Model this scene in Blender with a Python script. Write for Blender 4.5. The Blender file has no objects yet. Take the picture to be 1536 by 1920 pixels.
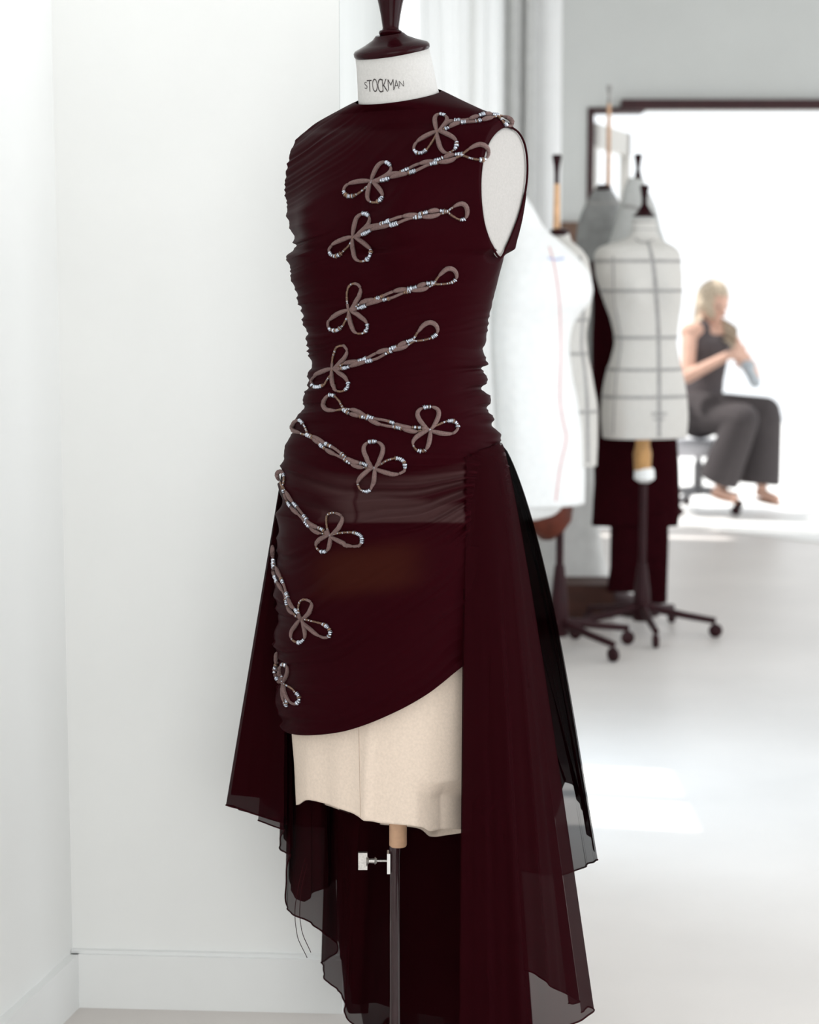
import bpy, bmesh, math, random
import numpy as np
from mathutils import Vector, Matrix
from mathutils.bvhtree import BVHTree
random.seed(7); rng = np.random.default_rng(7)
C = bpy.context.scene.collection
PI = math.pi
# ------------------------------------------------------------------ camera
H, F, CXP, CYP = 1.28, 3500.0, 768.0, 960.0
TILT = math.atan(430/3500)
cam_d = bpy.data.cameras.new('camera'); cam = bpy.data.objects.new('camera', cam_d); C.objects.link(cam)
cam.location = (0, 0, H); cam.rotation_euler = (PI/2 - TILT, 0, 0)
cam_d.sensor_width = 36; cam_d.sensor_height = 36; cam_d.sensor_fit = 'AUTO'; cam_d.lens = F/1920*36
cam_d.dof.use_dof = True; cam_d.dof.focus_distance = 2.80; cam_d.dof.aperture_fstop = 4.2
bpy.context.scene.camera = cam
vs = bpy.context.scene.view_settings
vs.view_transform = 'Standard'; vs.look = 'None'; vs.gamma = 1; vs.use_curve_mapping = False
vs.exposure = 0.15
bpy.context.scene.cycles.transparent_max_bounces = 16
bpy.context.scene.cycles.max_bounces = 8
# ------------------------------------------------------------------ world, sun, window light, added fill lamps
W = bpy.data.worlds.new('sky'); bpy.context.scene.world = W; W.use_nodes = True
W.node_tree.nodes['Background'].inputs[0].default_value = (0.93, 0.97, 1.0, 1)
W.node_tree.nodes['Background'].inputs[1].default_value = 1.35
sd = bpy.data.lights.new('sun', 'SUN'); sd.energy = 5.0; sd.angle = math.radians(1.2); sd.color = (1, .98, .95)
so = bpy.data.objects.new('sun', sd); C.objects.link(so); so.location = (-3, 8, 6)
so.rotation_euler = Vector((.60, -.12, -1)).to_track_quat('-Z', 'Y').to_euler()
def area(name, loc, d, sx, sy, power, col=(1, 1, 1)):
    l = bpy.data.lights.new(name, 'AREA'); l.shape = 'RECTANGLE'; l.size = sx; l.size_y = sy; l.energy = power; l.color = col
    o = bpy.data.objects.new(name, l); C.objects.link(o); o.location = loc
    o.rotation_euler = Vector(d).to_track_quat('-Z', 'Y').to_euler(); return o
area('daylight_right', (3.55, 1.9, 1.5), (-1, 0, 0), 4.2, 2.7, 88, (.94, .965, 1))
area('fill_right_rear', (3.55, 7.2, 1.5), (-1, 0, 0), 3.2, 2.7, 15, (1, .985, .96))  # unseen lamp added to lift the far floor and back zone
area('fill_behind', (0.6, -2.15, 1.5), (0, 1, 0), 3.4, 2.7, 54, (1, .99, .97))  # unseen fill lamp added behind the camera
area('fill_partition', (-.32, 4.71, .95), (1, 0, 0), .62, 1.1, 38, (.66, .84, 1))  # added lamp, hidden behind the dress, lights the white form from the left

# ------------------------------------------------------------------ helpers
ct, st = math.cos(TILT), math.sin(TILT)
def P(px, py, Y):
    a, b = (px-CXP)/F, (py-CYP)/F
    d = Vector((a, ct - b*st, -st - b*ct)); k = Y/d.y
    return Vector((d.x*k, Y, H + d.z*k))
def ray(px, py):
    a, b = (px-CXP)/F, (py-CYP)/F
    return Vector((a, ct - b*st, -st - b*ct)).normalized()
def floor_at(px, py, z=0.0):
    d = ray(px, py); k = (z-H)/d.z; return Vector((d.x*k, d.y*k, z))
def proj(x, y, z):
    zz = z-H; dep = y*ct - zz*st; up = y*st + zz*ct
    return CXP + F*x/dep, CYP - F*up/dep
def pchip(x, y, xi):
    x = np.asarray(x, float); y = np.asarray(y, float); xi = np.asarray(xi, float)
    h = np.diff(x); d = np.diff(y)/h; m = np.zeros_like(y)
    for i in range(1, len(x)-1):
        if d[i-1]*d[i] > 0:
            w1, w2 = 2*h[i]+h[i-1], h[i]+2*h[i-1]; m[i] = (w1+w2)/(w1/d[i-1]+w2/d[i])
    m[0], m[-1] = d[0], d[-1]
    i = np.clip(np.searchsorted(x, xi)-1, 0, len(x)-2); t = np.clip((xi-x[i])/h[i], 0, 1)
    return (2*t**3-3*t**2+1)*y[i] + (t**3-2*t**2+t)*h[i]*m[i] + (-2*t**3+3*t**2)*y[i+1] + (t**3-t**2)*h[i]*m[i+1]
def noise1(x, seed=0):
    tab = np.random.default_rng(seed).uniform(-1, 1, 4096); x = np.asarray(x, float)
    i = np.floor(x).astype(int); t = x-i; t = t*t*(3-2*t)
    return tab[i % 4096]*(1-t) + tab[(i+1) % 4096]*t
def noise2(x, y, seed=0):
    tab = np.random.default_rng(seed).uniform(-1, 1, (256, 256)); x = np.asarray(x, float); y = np.asarray(y, float)
    i = np.floor(x).astype(int); j = np.floor(y).astype(int); t = x-i; u = y-j; t = t*t*(3-2*t); u = u*u*(3-2*u)
    g = lambda a, b: tab[a % 256, b % 256]
    return (g(i, j)*(1-t)+g(i+1, j)*t)*(1-u) + (g(i, j+1)*(1-t)+g(i+1, j+1)*t)*u
def mat(name, col, rough=.6, spec=.3, metal=0, sheen=0, nscale=0, namp=.06, bump=0, bscale=200, coat=0, alpha=None, col2=None):
    m = bpy.data.materials.new(name); m.use_nodes = True; nt = m.node_tree; b = nt.nodes['Principled BSDF']
    b.inputs['Base Color'].default_value = (*col, 1); b.inputs['Roughness'].default_value = rough
    b.inputs['Specular IOR Level'].default_value = spec; b.inputs['Metallic'].default_value = metal
    b.inputs['Sheen Weight'].default_value = sheen; b.inputs['Coat Weight'].default_value = coat
    tc = nt.nodes.new('ShaderNodeTexCoord')
    if nscale:
        n = nt.nodes.new('ShaderNodeTexNoise'); n.inputs['Scale'].default_value = nscale; n.inputs['Detail'].default_value = 5
        r = nt.nodes.new('ShaderNodeValToRGB'); c2 = col2 or tuple(c*(1-namp*2) for c in col)
        r.color_ramp.elements[0].color = (*c2, 1); r.color_ramp.elements[1].color = (*[min(1, c*(1+namp)) for c in col], 1)
        r.color_ramp.elements[0].position = .3; r.color_ramp.elements[1].position = .7
        nt.links.new(tc.outputs['Object'], n.inputs['Vector']); nt.links.new(n.outputs['Fac'], r.inputs[0]); nt.links.new(r.outputs[0], b.inputs['Base Color'])
    if bump:
        n2 = nt.nodes.new('ShaderNodeTexNoise'); n2.inputs['Scale'].default_value = bscale; n2.inputs['Detail'].default_value = 3
        bp = nt.nodes.new('ShaderNodeBump'); bp.inputs['Strength'].default_value = bump; bp.inputs['Distance'].default_value = .002
        nt.links.new(tc.outputs['Object'], n2.inputs['Vector']); nt.links.new(n2.outputs['Fac'], bp.inputs['Height']); nt.links.new(bp.outputs[0], b.inputs['Normal'])
    if alpha is not None:
        tr = nt.nodes.new('ShaderNodeBsdfTransparent'); mx = nt.nodes.new('ShaderNodeMixShader'); out = nt.nodes['Material Output']
        mx.inputs[0].default_value = alpha
        nt.links.new(tr.outputs[0], mx.inputs[1]); nt.links.new(b.outputs[0], mx.inputs[2]); nt.links.new(mx.outputs[0], out.inputs[0])
    return m
def mesh_obj(name, verts, faces, m, parent=None, smooth=True):
    me = bpy.data.meshes.new(name); me.from_pydata([tuple(v) for v in verts], [], [tuple(int(i) for i in f) for f in faces]); me.update()
    if smooth: me.polygons.foreach_set('use_smooth', [True]*len(me.polygons))
    if m: me.materials.append(m)
    o = bpy.data.objects.new(name, me); C.objects.link(o)
    if parent: o.parent = parent
    return o
def tag(o, label=None, cat=None, group=None, kind=None):
    if label: o['label'] = label
    if cat: o['category'] = cat
    if group: o['group'] = group
    if kind: o['kind'] = kind
    return o
def thing(name, label, cat, loc=(0, 0, 0), group=None):
    o = bpy.data.objects.new(name, None); C.objects.link(o); o.location = (0, 0, 0); o.empty_display_size = .05
    return tag(o, label, cat, group)
def struct(o): o['kind'] = 'structure'; return o
class MB:
    def __init__(s): s.v = []; s.f = []
    def add(s, v, f):
        n = len(s.v); s.v += [tuple(p) for p in v]; s.f += [tuple(int(i)+n for i in q) for q in f]; return s
    def box(s, a, b, R=None, o=None):
        x0, y0, z0 = a; x1, y1, z1 = b
        v = [Vector(p) for p in ((x0,y0,z0),(x1,y0,z0),(x1,y1,z0),(x0,y1,z0),(x0,y0,z1),(x1,y0,z1),(x1,y1,z1),(x0,y1,z1))]
        if R: v = [R @ p for p in v]
        if o is not None: v = [p + Vector(o) for p in v]
        return s.add(v, [(0,3,2,1),(4,5,6,7),(0,1,5,4),(1,2,6,5),(2,3,7,6),(3,0,4,7)])
    def prism(s, poly, z0, z1):
        n = len(poly); v = [(x, y, z0) for x, y in poly] + [(x, y, z1) for x, y in poly]
        return s.add(v, [tuple(range(n))[::-1], tuple(range(n, 2*n))] + [(i, (i+1) % n, n+(i+1) % n, n+i) for i in range(n)])
    def lathe(s, prof, o=(0, 0, 0), n=32, R=None):
        v = []; f = []
        for r, z in prof:
            for k in range(n):
                t = 2*PI*k/n; p = Vector((r*math.cos(t), r*math.sin(t), z)); p = R @ p if R else p; v.append(p + Vector(o))
        m = len(prof)
        for i in range(m-1):
            for k in range(n): f.append((i*n+k, i*n+(k+1) % n, (i+1)*n+(k+1) % n, (i+1)*n+k))
        f.append(tuple(range(n))[::-1]); f.append(tuple(range((m-1)*n, m*n)))
        return s.add(v, f)
    def tube(s, pts, rad, n=8):
        pts = [Vector(p) for p in pts]
        if not hasattr(rad, '__len__'): rad = [rad]*len(pts)
        v = []; f = []; up = None
        for i, p in enumerate(pts):
            t = (pts[min(i+1, len(pts)-1)] - pts[max(i-1, 0)]); t = t.normalized() if t.length > 1e-9 else Vector((0, 0, 1))
            if up is None: up = t.orthogonal().normalized()
            up = (up - t*up.dot(t)); up = up.normalized() if up.length > 1e-6 else t.orthogonal().normalized()
            w = t.cross(up)
            for k in range(n):
                a = 2*PI*k/n; v.append(p + (up*math.cos(a) + w*math.sin(a))*rad[i])
        for i in range(len(pts)-1):
            for k in range(n): f.append((i*n+k, i*n+(k+1) % n, (i+1)*n+(k+1) % n, (i+1)*n+k))
        f.append(tuple(range(n))[::-1]); f.append(tuple(range((len(pts)-1)*n, len(pts)*n)))
        return s.add(v, f)
    def ball(s, c, r, n=12, sc=(1, 1, 1), R=None):
        v = []; f = []; m = n//2
        for i in range(m+1):
            ph = PI*i/m
            for k in range(n):
                t = 2*PI*k/n; p = Vector((r*sc[0]*math.sin(ph)*math.cos(t), r*sc[1]*math.sin(ph)*math.sin(t), r*sc[2]*math.cos(ph)))
                p = R @ p if R else p; v.append(p + Vector(c))
        for i in range(m):
            for k in range(n): f.append((i*n+k, (i+1)*n+k, (i+1)*n+(k+1) % n, i*n+(k+1) % n))
        return s.add(v, f)
    def build(s, name, m, parent=None, smooth=False, bevel=0):
        o = mesh_obj(name, s.v, s.f, m, parent, smooth)
        bm = bmesh.new(); bm.from_mesh(o.data); bmesh.ops.recalc_face_normals(bm, faces=bm.faces)
        if bevel: bmesh.ops.bevel(bm, geom=list(bm.edges), offset=bevel, segments=2, affect='EDGES')
        bm.to_mesh(o.data); bm.free()
        if smooth:
            try: o.data.set_sharp_from_angle(angle=math.radians(40))
            except Exception: pass
        return o
def grid_faces(nr, nc, wrap=True, mask=None):
    f = []
    for i in range(nr-1):
        for k in range(nc if wrap else nc-1):
            k2 = (k+1) % nc; q = (i*nc+k, i*nc+k2, (i+1)*nc+k2, (i+1)*nc+k)
            if mask is None or not (mask[q[0]] and mask[q[1]] and mask[q[2]] and mask[q[3]]): f.append(q)
    return f

# ------------------------------------------------------------------ materials
M_wall = mat('white_painted_plaster', (.80, .805, .79), .85, .2, nscale=3, namp=.012, bump=.08, bscale=90)
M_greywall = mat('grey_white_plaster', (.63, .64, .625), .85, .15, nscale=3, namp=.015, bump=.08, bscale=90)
M_trim = mat('white_satin_trim', (.78, .79, .78), .45, .4, nscale=5, namp=.01)
M_ceil = mat('ceiling_paint', (.8, .8, .79), .9, .1, nscale=4, namp=.01)
M_floor = mat('polished_concrete', (.65, .61, .58), .40, .35, nscale=1.4, namp=.05, bump=.05, bscale=30)
M_terr = mat('paving_with_sun_patch', (.82, .81, .79), .6, .2, nscale=2, namp=.01)
M_dress = None
BLK = (.0190, .0012, .0027)
M_blackcloth = mat('black_cloth', BLK, .9, .05, nscale=60, namp=.1)
M_lacq = mat('black_lacquer', (.018, .0015, .003),   .15, .10, nscale=8, namp=.1)
M_iron = mat('black_iron', (.023, .003, .005), .5, .2, nscale=20, namp=.1)
M_neck = mat('ecru_linen', (.56, .545, .525), .8, .15, nscale=300, namp=.03, bump=.25, bscale=900)
M_linen = mat('beige_linen', (.62, .595, .56), .85, .12, nscale=200, namp=.04, bump=.2, bscale=600)
M_paper = mat('cream_cotton', (.72, .60, .50), .8, .15, nscale=260, namp=.035, bump=.15, bscale=700)
M_wood = mat('pale_beech', (.62, .38, .24), .5, .3, nscale=40, namp=.1)
M_chrome = mat('chrome', (.75, .75, .74), .16, .5, metal=1, nscale=30, namp=.03)
M_ink = mat('stencil_ink', (.06, .05, .05), .8, .1, nscale=300, namp=.2)
M_tape = mat('grey_tape', (.36, .345, .335), .8, .1, nscale=60, namp=.08)
M_toile = mat('white_toile', (.88, .88, .87), .9, .1, nscale=40, namp=.02)
M_rednote = mat('red_thread', (.75, .45, .45), .8, .1, nscale=60, namp=.05)
M_cord = mat('taupe_mauve_cord', (.185, .118, .110), .75, .2, nscale=500, namp=.15, bump=.6, bscale=1500)
M_silver = mat('silver_bead', (.62, .66, .74), .25, .6, metal=.8, nscale=700, namp=.35)
M_bronze = mat('bronze_bead', (.26, .16, .11), .4, .5, metal=.6, nscale=900, namp=.35)
M_dusk = mat('dust_sheet_cloth', (.66, .655, .64), .85, .1, nscale=15, namp=.05)
M_brown = mat('dark_brown_wood', (.060, .022, .015), .6, .2, nscale=12, namp=.2)
M_brown2 = mat('brown_board', (.19, .115, .085), .7, .2, nscale=25, namp=.15)
M_rust = mat('rust_brown_leather', (.11, .022, .010), .6, .3, nscale=20, namp=.2)
M_frame = mat('dark_brown_steel', (.040, .010, .012), .5, .3, nscale=20, namp=.1)
M_greytweed = mat('grey_tweed', (.30, .30, .295), .9, .1, nscale=30, namp=.1)

# ------------------------------------------------------------------ room shell
CEIL = 3.3
YB = 9.6
fl = MB().add([(-2.2,-2.6,0),(3.6,-2.6,0),(3.6,9.75,0),(-.12,9.75,0),(-.12,3.3,0),(-2.2,3.3,0)], [(0,1,2,3,4,5)])
fl.add([(-2.2,-2.6,-.1),(3.6,-2.6,-.1),(3.6,9.75,-.1),(-.12,9.75,-.1),(-.12,3.3,-.1),(-2.2,3.3,-.1)], [(5,4,3,2,1,0)])
struct(fl.build('floor', M_floor))
cl = MB().prism([(-2.2,-2.6),(3.6,-2.6),(3.6,YB+.15),(-.25,YB+.15),(-.25,3.3),(-2.2,3.3)], CEIL, CEIL+.12)
struct(cl.build('ceiling', M_ceil))
def wall_seg(mb, a, b, t, z0, z1):   # wall slab from a to b, thickness t to the left of a->b
    a = Vector(a); b = Vector(b); d = (b-a).normalized(); n = Vector((-d.y, d.x))*t
    mb.prism([tuple(a), tuple(b), tuple(b+n), tuple(a+n)], z0, z1)
c0 = (-.600, 3.205); c1 = (-.117, 3.175); s1 = (-.052, YB)
lw = MB(); wall_seg(lw, (-1.75, -2.25), c0, .15, 0, CEIL); struct(lw.build('wall_left', M_wall))
pw = MB(); pw.prism([c0, c1, (-.30, 3.33), (-.7, 3.36)], 0, CEIL); struct(pw.build('wall_partition', M_wall))
# side face of the partition; low unseen window added to let light in
sw = MB(); wy0, wy1, wz0, wz1 = 4.40, 5.02, .38, 1.50
def sx(y): return c1[0] + (y-c1[1])/(YB-c1[1])*(s1[0]-c1[0])
def sideslab(y0, y1, z0, z1): sw.prism([(sx(y0), y0), (sx(y1), y1), (sx(y1)-.12, y1), (sx(y0)-.12, y0)], z0, z1)
sideslab(3.195, wy0, 0, CEIL); sideslab(wy1, YB, 0, CEIL); sideslab(wy0, wy1, 0, wz0); sideslab(wy0, wy1, wz1, CEIL)
struct(sw.build('wall_side', M_greywall))
wf = MB()
for a, b in (((wy0, wz0), (wy0+.025, wz1)), ((wy1-.025, wz0), (wy1, wz1)), ((wy0, wz0), (wy1, wz0+.025)), ((wy0, wz1-.025), (wy1, wz1)), ((4.675, wz0), (4.735, wz1))):
    wf.box((sx(4.5)-.09, a[0], a[1]), (sx(4.5)-.05, b[0], b[1]))
struct(wf.build('added_window_side', M_trim))
# right wall with a wide window; rear one added to light the back
rw = MB()
for y0, y1, z0, z1 in ((-2.25, -.25, 0, CEIL), (4.05, 5.5, 0, CEIL), (8.9, YB+.15, 0, CEIL), (-.25, 4.05, 0, .1), (-.25, 4.05, 2.9, CEIL), (5.5, 8.9, 0, .1), (5.5, 8.9, 2.9, CEIL)): rw.box((3.4, y0, z0), (3.55, y1, z1))
struct(rw.build('wall_right', M_wall))
wf = MB()
for y in (-.25, .8, 1.88, 2.95, 4.0): wf.box((3.43, y, .1), (3.48, y+.05, 2.9))
wf.box((3.43, -.25, .1), (3.48, 4.05, .15)); wf.box((3.43, -.25, 2.85), (3.48, 4.05, 2.9)); struct(wf.build('window_2', M_trim))
wf = MB()
for y in (5.5, 6.6, 7.75, 8.85): wf.box((3.43, y, .1), (3.48, y+.05, 2.9))
wf.box((3.43, 5.5, .1), (3.48, 8.9, .15)); wf.box((3.43, 5.5, 2.85), (3.48, 8.9, 2.9)); struct(wf.build('added_window_rear', M_trim))
fw = MB()
for x0, x1, z0, z1 in ((-1.9, -1.1, 0, CEIL), (2.3, 3.55, 0, CEIL), (-1.1, 2.3, 0, .1), (-1.1, 2.3, 2.9, CEIL)): fw.box((x0, -2.4, z0), (x1, -2.25, z1))
struct(fw.build('wall_front', M_wall))
wf = MB()
for x in (-1.1, .02, 1.15, 2.25): wf.box((x, -2.35, .1), (x+.05, -2.3, 2.9))
wf.box((-1.1, -2.35, .1), (2.3, -2.3, .15)); wf.box((-1.1, -2.35, 2.85), (2.3, -2.3, 2.9)); struct(wf.build('added_window_front', M_trim))  # unseen window added to go with the fill lamp behind the camera
# back wall: curtained window on the left, wide opening on the right
xo = P(1099, 500, YB).x; xw0 = -.052; xw1 = P(1000, 500, YB).x; ztop = P(1300, 206, YB).z
bw = MB()
for x0, x1, z0, z1 in ((xw0-.1, xw1, 0, .25), (xw0-.1, xw1, 2.95, CEIL), (xw1, xo, 0, CEIL), (xo, 3.55, ztop, CEIL)): bw.box((x0, YB, z0), (x1, YB+.14, z1))
struct(bw.build('wall_back', M_greywall))
wf = MB(); wf.box((xw0, YB+.05, .25), (xw1, YB+.09, .30)); wf.box((xw0, YB+.05, 2.9), (xw1, YB+.09, 2.95)); wf.box((.30, YB+.05, .25), (.34, YB+.09, 2.95))
struct(wf.build('window_4', M_trim))
# baseboards
bb = MB()
d = (Vector(c1)-Vector(c0)).normalized(); n = Vector((d.y, -d.x))
a = Vector(c0); b = Vector(c1)
bb.prism([tuple(a), tuple(b), tuple(b+n*.016), tuple(a+n*.016)], 0, .098)
bb.prism([tuple(a), tuple(b), tuple(b+n*.010), tuple(a+n*.010)], .098, .104)
struct(bb.build('baseboard_partition', M_trim))
bb = MB(); a = Vector((-1.75, -2.25)); b = Vector(c0); d = (b-a).normalized(); n = Vector((d.y, -d.x))
bb.prism([tuple(a), tuple(b), tuple(b+n*.016), tuple(a+n*.016)], 0, .098); struct(bb.build('baseboard_left', M_trim))
bb = MB(); bb.prism([(sx(3.18), 3.18), (sx(YB), YB), (sx(YB)+.015, YB), (sx(3.18)+.015, 3.18)], 0, .1); struct(bb.build('baseboard_side', M_trim))
# opening frame, header rail and outside
fr = MB(); fr.box((xo, YB-.01, 0), (P(1111, 500, YB).x, YB+.15, ztop)); struct(fr.build('trim_1', M_frame))
xh = P(1166, 200, YB-.05).x
hd = MB(); hd.box((xh, YB-.06, P(1300, 205, YB-.06).z), (3.4, YB+.0, P(1300, 186, YB-.06).z)); struct(hd.build('trim_2', M_frame))
top = MB(); top.box((xo, YB-.012, ztop-.012), (xh+.12, YB+.15, ztop+.012)); struct(top.build('trim_3', M_frame))
ta = floor_at(1255, 984); tb = floor_at(1536, 1018); tdir = (tb-ta)
t0 = ta - tdir*.55; t1 = ta + tdir*1.7
te = MB().prism([(t0.x, t0.y), (t1.x, t1.y), (3.39, 9.0), (3.39, 9.8), (9, 9.8), (9, 17), (-4, 17), (-4, 9.76), (xo, 9.76), (xo+.02, 9.6)], -.02, .006)  # terrace floor; its slanted part inside the opening is a painted sun patch
struct(te.build('floor_terrace_sunpatch', M_terr))
# open glazed leaf
leaf = MB(); ang = math.atan2(.72, .27); R = Matrix.Rotation(ang, 3, 'Z'); o = (P(1113, 500, 9.7).x, 9.78, 0)
Lw = .80
for a, b in (((0, 0, .02), (.10, .045, 2.10)), ((Lw-.07, 0, .02), (Lw, .045, 2.10)), ((0, 0, 1.98), (Lw, .045, 2.10)), ((0, 0, .02), (Lw, .045, .22))): leaf.box(a, b, R, o)
dl = leaf.build('door_1', mat('pale_grey_door_paint', (.52, .50, .47), .5, .3, nscale=6, namp=.02)); struct(dl)
gl = MB().box((.10, .018, .22), (Lw-.07, .026, 1.98), R, o).build('glass', None, dl)
mg = bpy.data.materials.new('clear_glass'); mg.use_nodes = True; nt = mg.node_tree; b_ = nt.nodes['Principled BSDF']
tr = nt.nodes.new('ShaderNodeBsdfTransparent'); gs = nt.nodes.new('ShaderNodeBsdfGlossy'); gs.inputs['Roughness'].default_value = .02; mx = nt.nodes.new('ShaderNodeMixShader'); mx.inputs[0].default_value = .08
nt.links.new(tr.outputs[0], mx.inputs[1]); nt.links.new(gs.outputs[0], mx.inputs[2]); nt.links.new(mx.outputs[0], nt.nodes['Material Output'].inputs[0]); gl.data.materials.append(mg)
# white service pipe in the corner
pp = MB(); xc = P(1028, 300, 9.3).x; pp.lathe([(.068, 0), (.068, CEIL)], (xc, 9.35, 0), 32); pp.lathe([(.076, 0), (.076, .05)], (xc, 9.35, 0), 32)
o = pp.build('service_pipe', mat('white_gloss_enamel', (.84, .84, .84), .2, .5, nscale=10, namp=.01), smooth=True)
tag(o, 'thick white glossy pipe running floor to ceiling beside the curtains', 'pipe')
# curtains
def curtain(x0, x1, y, z0, z1, amp, n, slant, name, label, m):
    nc, nr = 160, 24; v = []
    for i in range(nr):
        w = i/(nr-1); z = z1 + (z0-z1)*w
        for k in range(nc):
            u = k/(nc-1); ph = n*2*PI*(u + .04*math.sin(6*u)) + .4*math.sin(3*w+u*9)
            v.append((x0 + slant*(1-w)*(1-u) + (x1-x0)*u, y + amp*math.sin(ph)*(.7+.3*w) + .01*math.sin(ph*2.3+1), z))
    o = mesh_obj(name, v, grid_faces(nr, nc, False), m)
    return tag(o, label, 'curtain')
mc = mat('white_voile', (.86, .86, .85), .9, .1, nscale=20, namp=.01, alpha=.8)
nt = mc.node_tree
def translucent(m, w=.45):
    nt = m.node_tree; b = nt.nodes['Principled BSDF']; out = nt.nodes['Material Output']; t = nt.nodes.new('ShaderNodeBsdfTranslucent'); t.inputs[0].default_value = (.88, .88, .87, 1)
    mx = nt.nodes.new('ShaderNodeMixShader'); mx.inputs[0].default_value = w; tgt = b.outputs[0].links[0].to_socket
    nt.links.new(b.outputs[0], mx.inputs[1]); nt.links.new(t.outputs[0], mx.inputs[2]); nt.links.new(mx.outputs[0], tgt)
translucent(mc)
curtain(P(806, 100, 9.4).x, P(950, 100, 9.4).x, 9.38, .03, 3.1, .035, 5, -.07, 'curtain', 'white sheer curtain hanging over the back window, its edge slanting', mc)
curtain(P(944, 100, 9.3).x, P(1004, 100, 9.3).x, 9.28, .03, 3.1, .03, 2.2, 0, 'curtain', 'narrow grey-white curtain bunched beside the white pipe',
        mat('grey_white_curtain', (.62, .62, .61), .9, .1, nscale=20, namp=.03))

# ------------------------------------------------------------------ dress form geometry
Y0 = 2.80; PHI = math.radians(34); AX = P(757, 400, Y0).x
Lx, Ly = math.cos(PHI), -math.sin(PHI); Fx, Fy = -math.sin(PHI), -math.cos(PHI)
def row_z(y, Y=Y0):
    b = (np.asarray(y, float)-CYP)/F; return H + (-st - b*ct)*Y/(ct - b*st)
def sil_solve(y, xl, xr, k, phi, Y, n=180, e=2.25):
    """half width and centre x of an ellipse ring whose outline meets the given width"""
    th = np.linspace(0, 2*PI, n, endpoint=False); c = np.cos(th); s = np.sin(th)
    l = np.sign(c)*np.abs(c)**(2/e); f = np.sign(s)*np.abs(s)**(2/e)*k
    wx = l*math.cos(phi) - f*math.sin(phi); wy = -l*math.sin(phi) - f*math.cos(phi)
    z = float(row_z(y, Y)); a = (xr-xl)/2/F*Y; cx = ((xl+xr)/2-CXP)/F*Y
    for _ in range(6):
        px, _p = proj(cx+a*wx, Y+a*wy, z); w = px.max()-px.min(); a *= (xr-xl)/w
        px, _p = proj(cx+a*wx, Y+a*wy, z); cx += ((xl+xr)/2-(px.max()+px.min())/2)/F*Y
    return a, cx
low = [(482,541,943),(520,549,933),(560,560,923),(600,571,914),(640,578,910),(690,583,906),(740,575,911),(780,563,921),(830,542,938),(880,531,948),(950,526,952),(1050,520,952),(1150,519,948),(1250,521,944),(1340,525,940),(1400,527,938)]
kx = [482,560,690,830,1000,1400]; kv = [.60,.66,.76,.72,.70,.68]
sol = [sil_solve(y, xl, xr, float(pchip(kx, kv, [y])[0]), PHI, Y0) for y, xl, xr in low]
up = [(213,.130,.050),(226,.156,.052),(238,.172,.056),(252,.188,.068),(280,.202,.084),(325,.210,.098),(360,.206,.103),(400,.195,.105),(440,.183,.105),(466,.177,.103)]
ay = [u[0] for u in up] + [l[0] for l in low]
aa = [u[1] for u in up] + [s[0] for s in sol]
ab = [u[2] for u in up] + [s[0]*float(pchip(kx, kv, [l[0]])[0]) for s, l in zip(sol, low)]
ac = [AX]*len(up) + [s[1] for s in sol]
def body_grid(ys, nth, inset=0.0, clamp=.170, ncol=0):
    th = np.linspace(0, 2*PI, nth, endpoint=False); c = np.cos(th); s = np.sin(th); e = 2.25
    ul = np.sign(c)*np.abs(c)**(2/e); uf = np.sign(s)*np.abs(s)**(2/e)
    a = pchip(ay, aa, ys)-inset; b = pchip(ay, ab, ys)-inset; cx = pchip(ay, ac, ys); z = row_z(ys)
    l = a[:, None]*ul[None]; f = b[:, None]*uf[None]
    front = np.clip(uf[None], 0, 1)**.6
    for sg in (-1, 1):
        f = f + .034*np.exp(-((l-sg*.078)/.052)**2 - ((z[:, None]-row_z(425))/.062)**2)*front
    f = f + .012*np.exp(-((z[:, None]-row_z(860))/.08)**2 - (l/.09)**2)*front
    plate = l > (clamp-inset)
    l = np.clip(l, -(clamp-.004-inset*.5), clamp-inset)
    x = cx[:, None] + l*Lx + f*Fx; y = Y0 + l*Ly + f*Fy
    Z = np.repeat(z[:, None], nth, 1)
    if ncol:   # shoulder slope up to the tilted collar
        rl, rf = .0625-inset*.6, .058-inset*.6; lc, fc = rl*c, rf*s
        colx = P(747, 182, Y0).x + lc*Lx + fc*Fx; coly = Y0 + lc*Ly + fc*Fy; colz = P(747, 181, Y0).z - .27*fc
        X2, Y2, Z2 = [], [], []
        for j in range(ncol):
            t = j/ncol; tz = t**1.15
            X2.append(colx*(1-t)+x[0]*t); Y2.append(coly*(1-t)+y[0]*t); Z2.append(colz*(1-tz)+Z[0]*tz)
        x = np.vstack([X2, x]); y = np.vstack([Y2, y]); Z = np.vstack([Z2, Z]); plate = np.vstack([np.zeros((ncol, nth), bool), plate])
        nl = np.vstack([np.repeat((ul/np.maximum(1e-6, np.hypot(ul, uf*1.6)))[None], ncol, 0), np.zeros_like(l)])
    # outward directions
    dx = (ul*Lx + uf*1.5*Fx); dy = (ul*Ly + uf*1.5*Fy); nn = np.hypot(dx, dy); dx /= nn; dy /= nn
    return x, y, Z, plate, np.repeat(dx[None], x.shape[0], 0), np.repeat(dy[None], x.shape[0], 0)
hem_px = [500,527,545,575,600,640,670,740,800,872,960]; hem_py = [1350,1366,1375,1378,1377,1372,1364,1335,1300,1240,1185]

# ------------------------------------------------------------------ the dressmaker's form
form = thing('dress_form', "tall ecru dressmaker's form wearing the black draped dress, beside the white partition", 'mannequin')
ys = np.concatenate([np.linspace(213, 490, 90), np.linspace(494, 1130, 90)])
x, y, z, pl, dx, dy = body_grid(ys, 128, inset=.006, clamp=.169)
mesh_obj('torso', np.stack([x, y, z], 2).reshape(-1, 3), grid_faces(x.shape[0], 128), M_neck, form)
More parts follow.
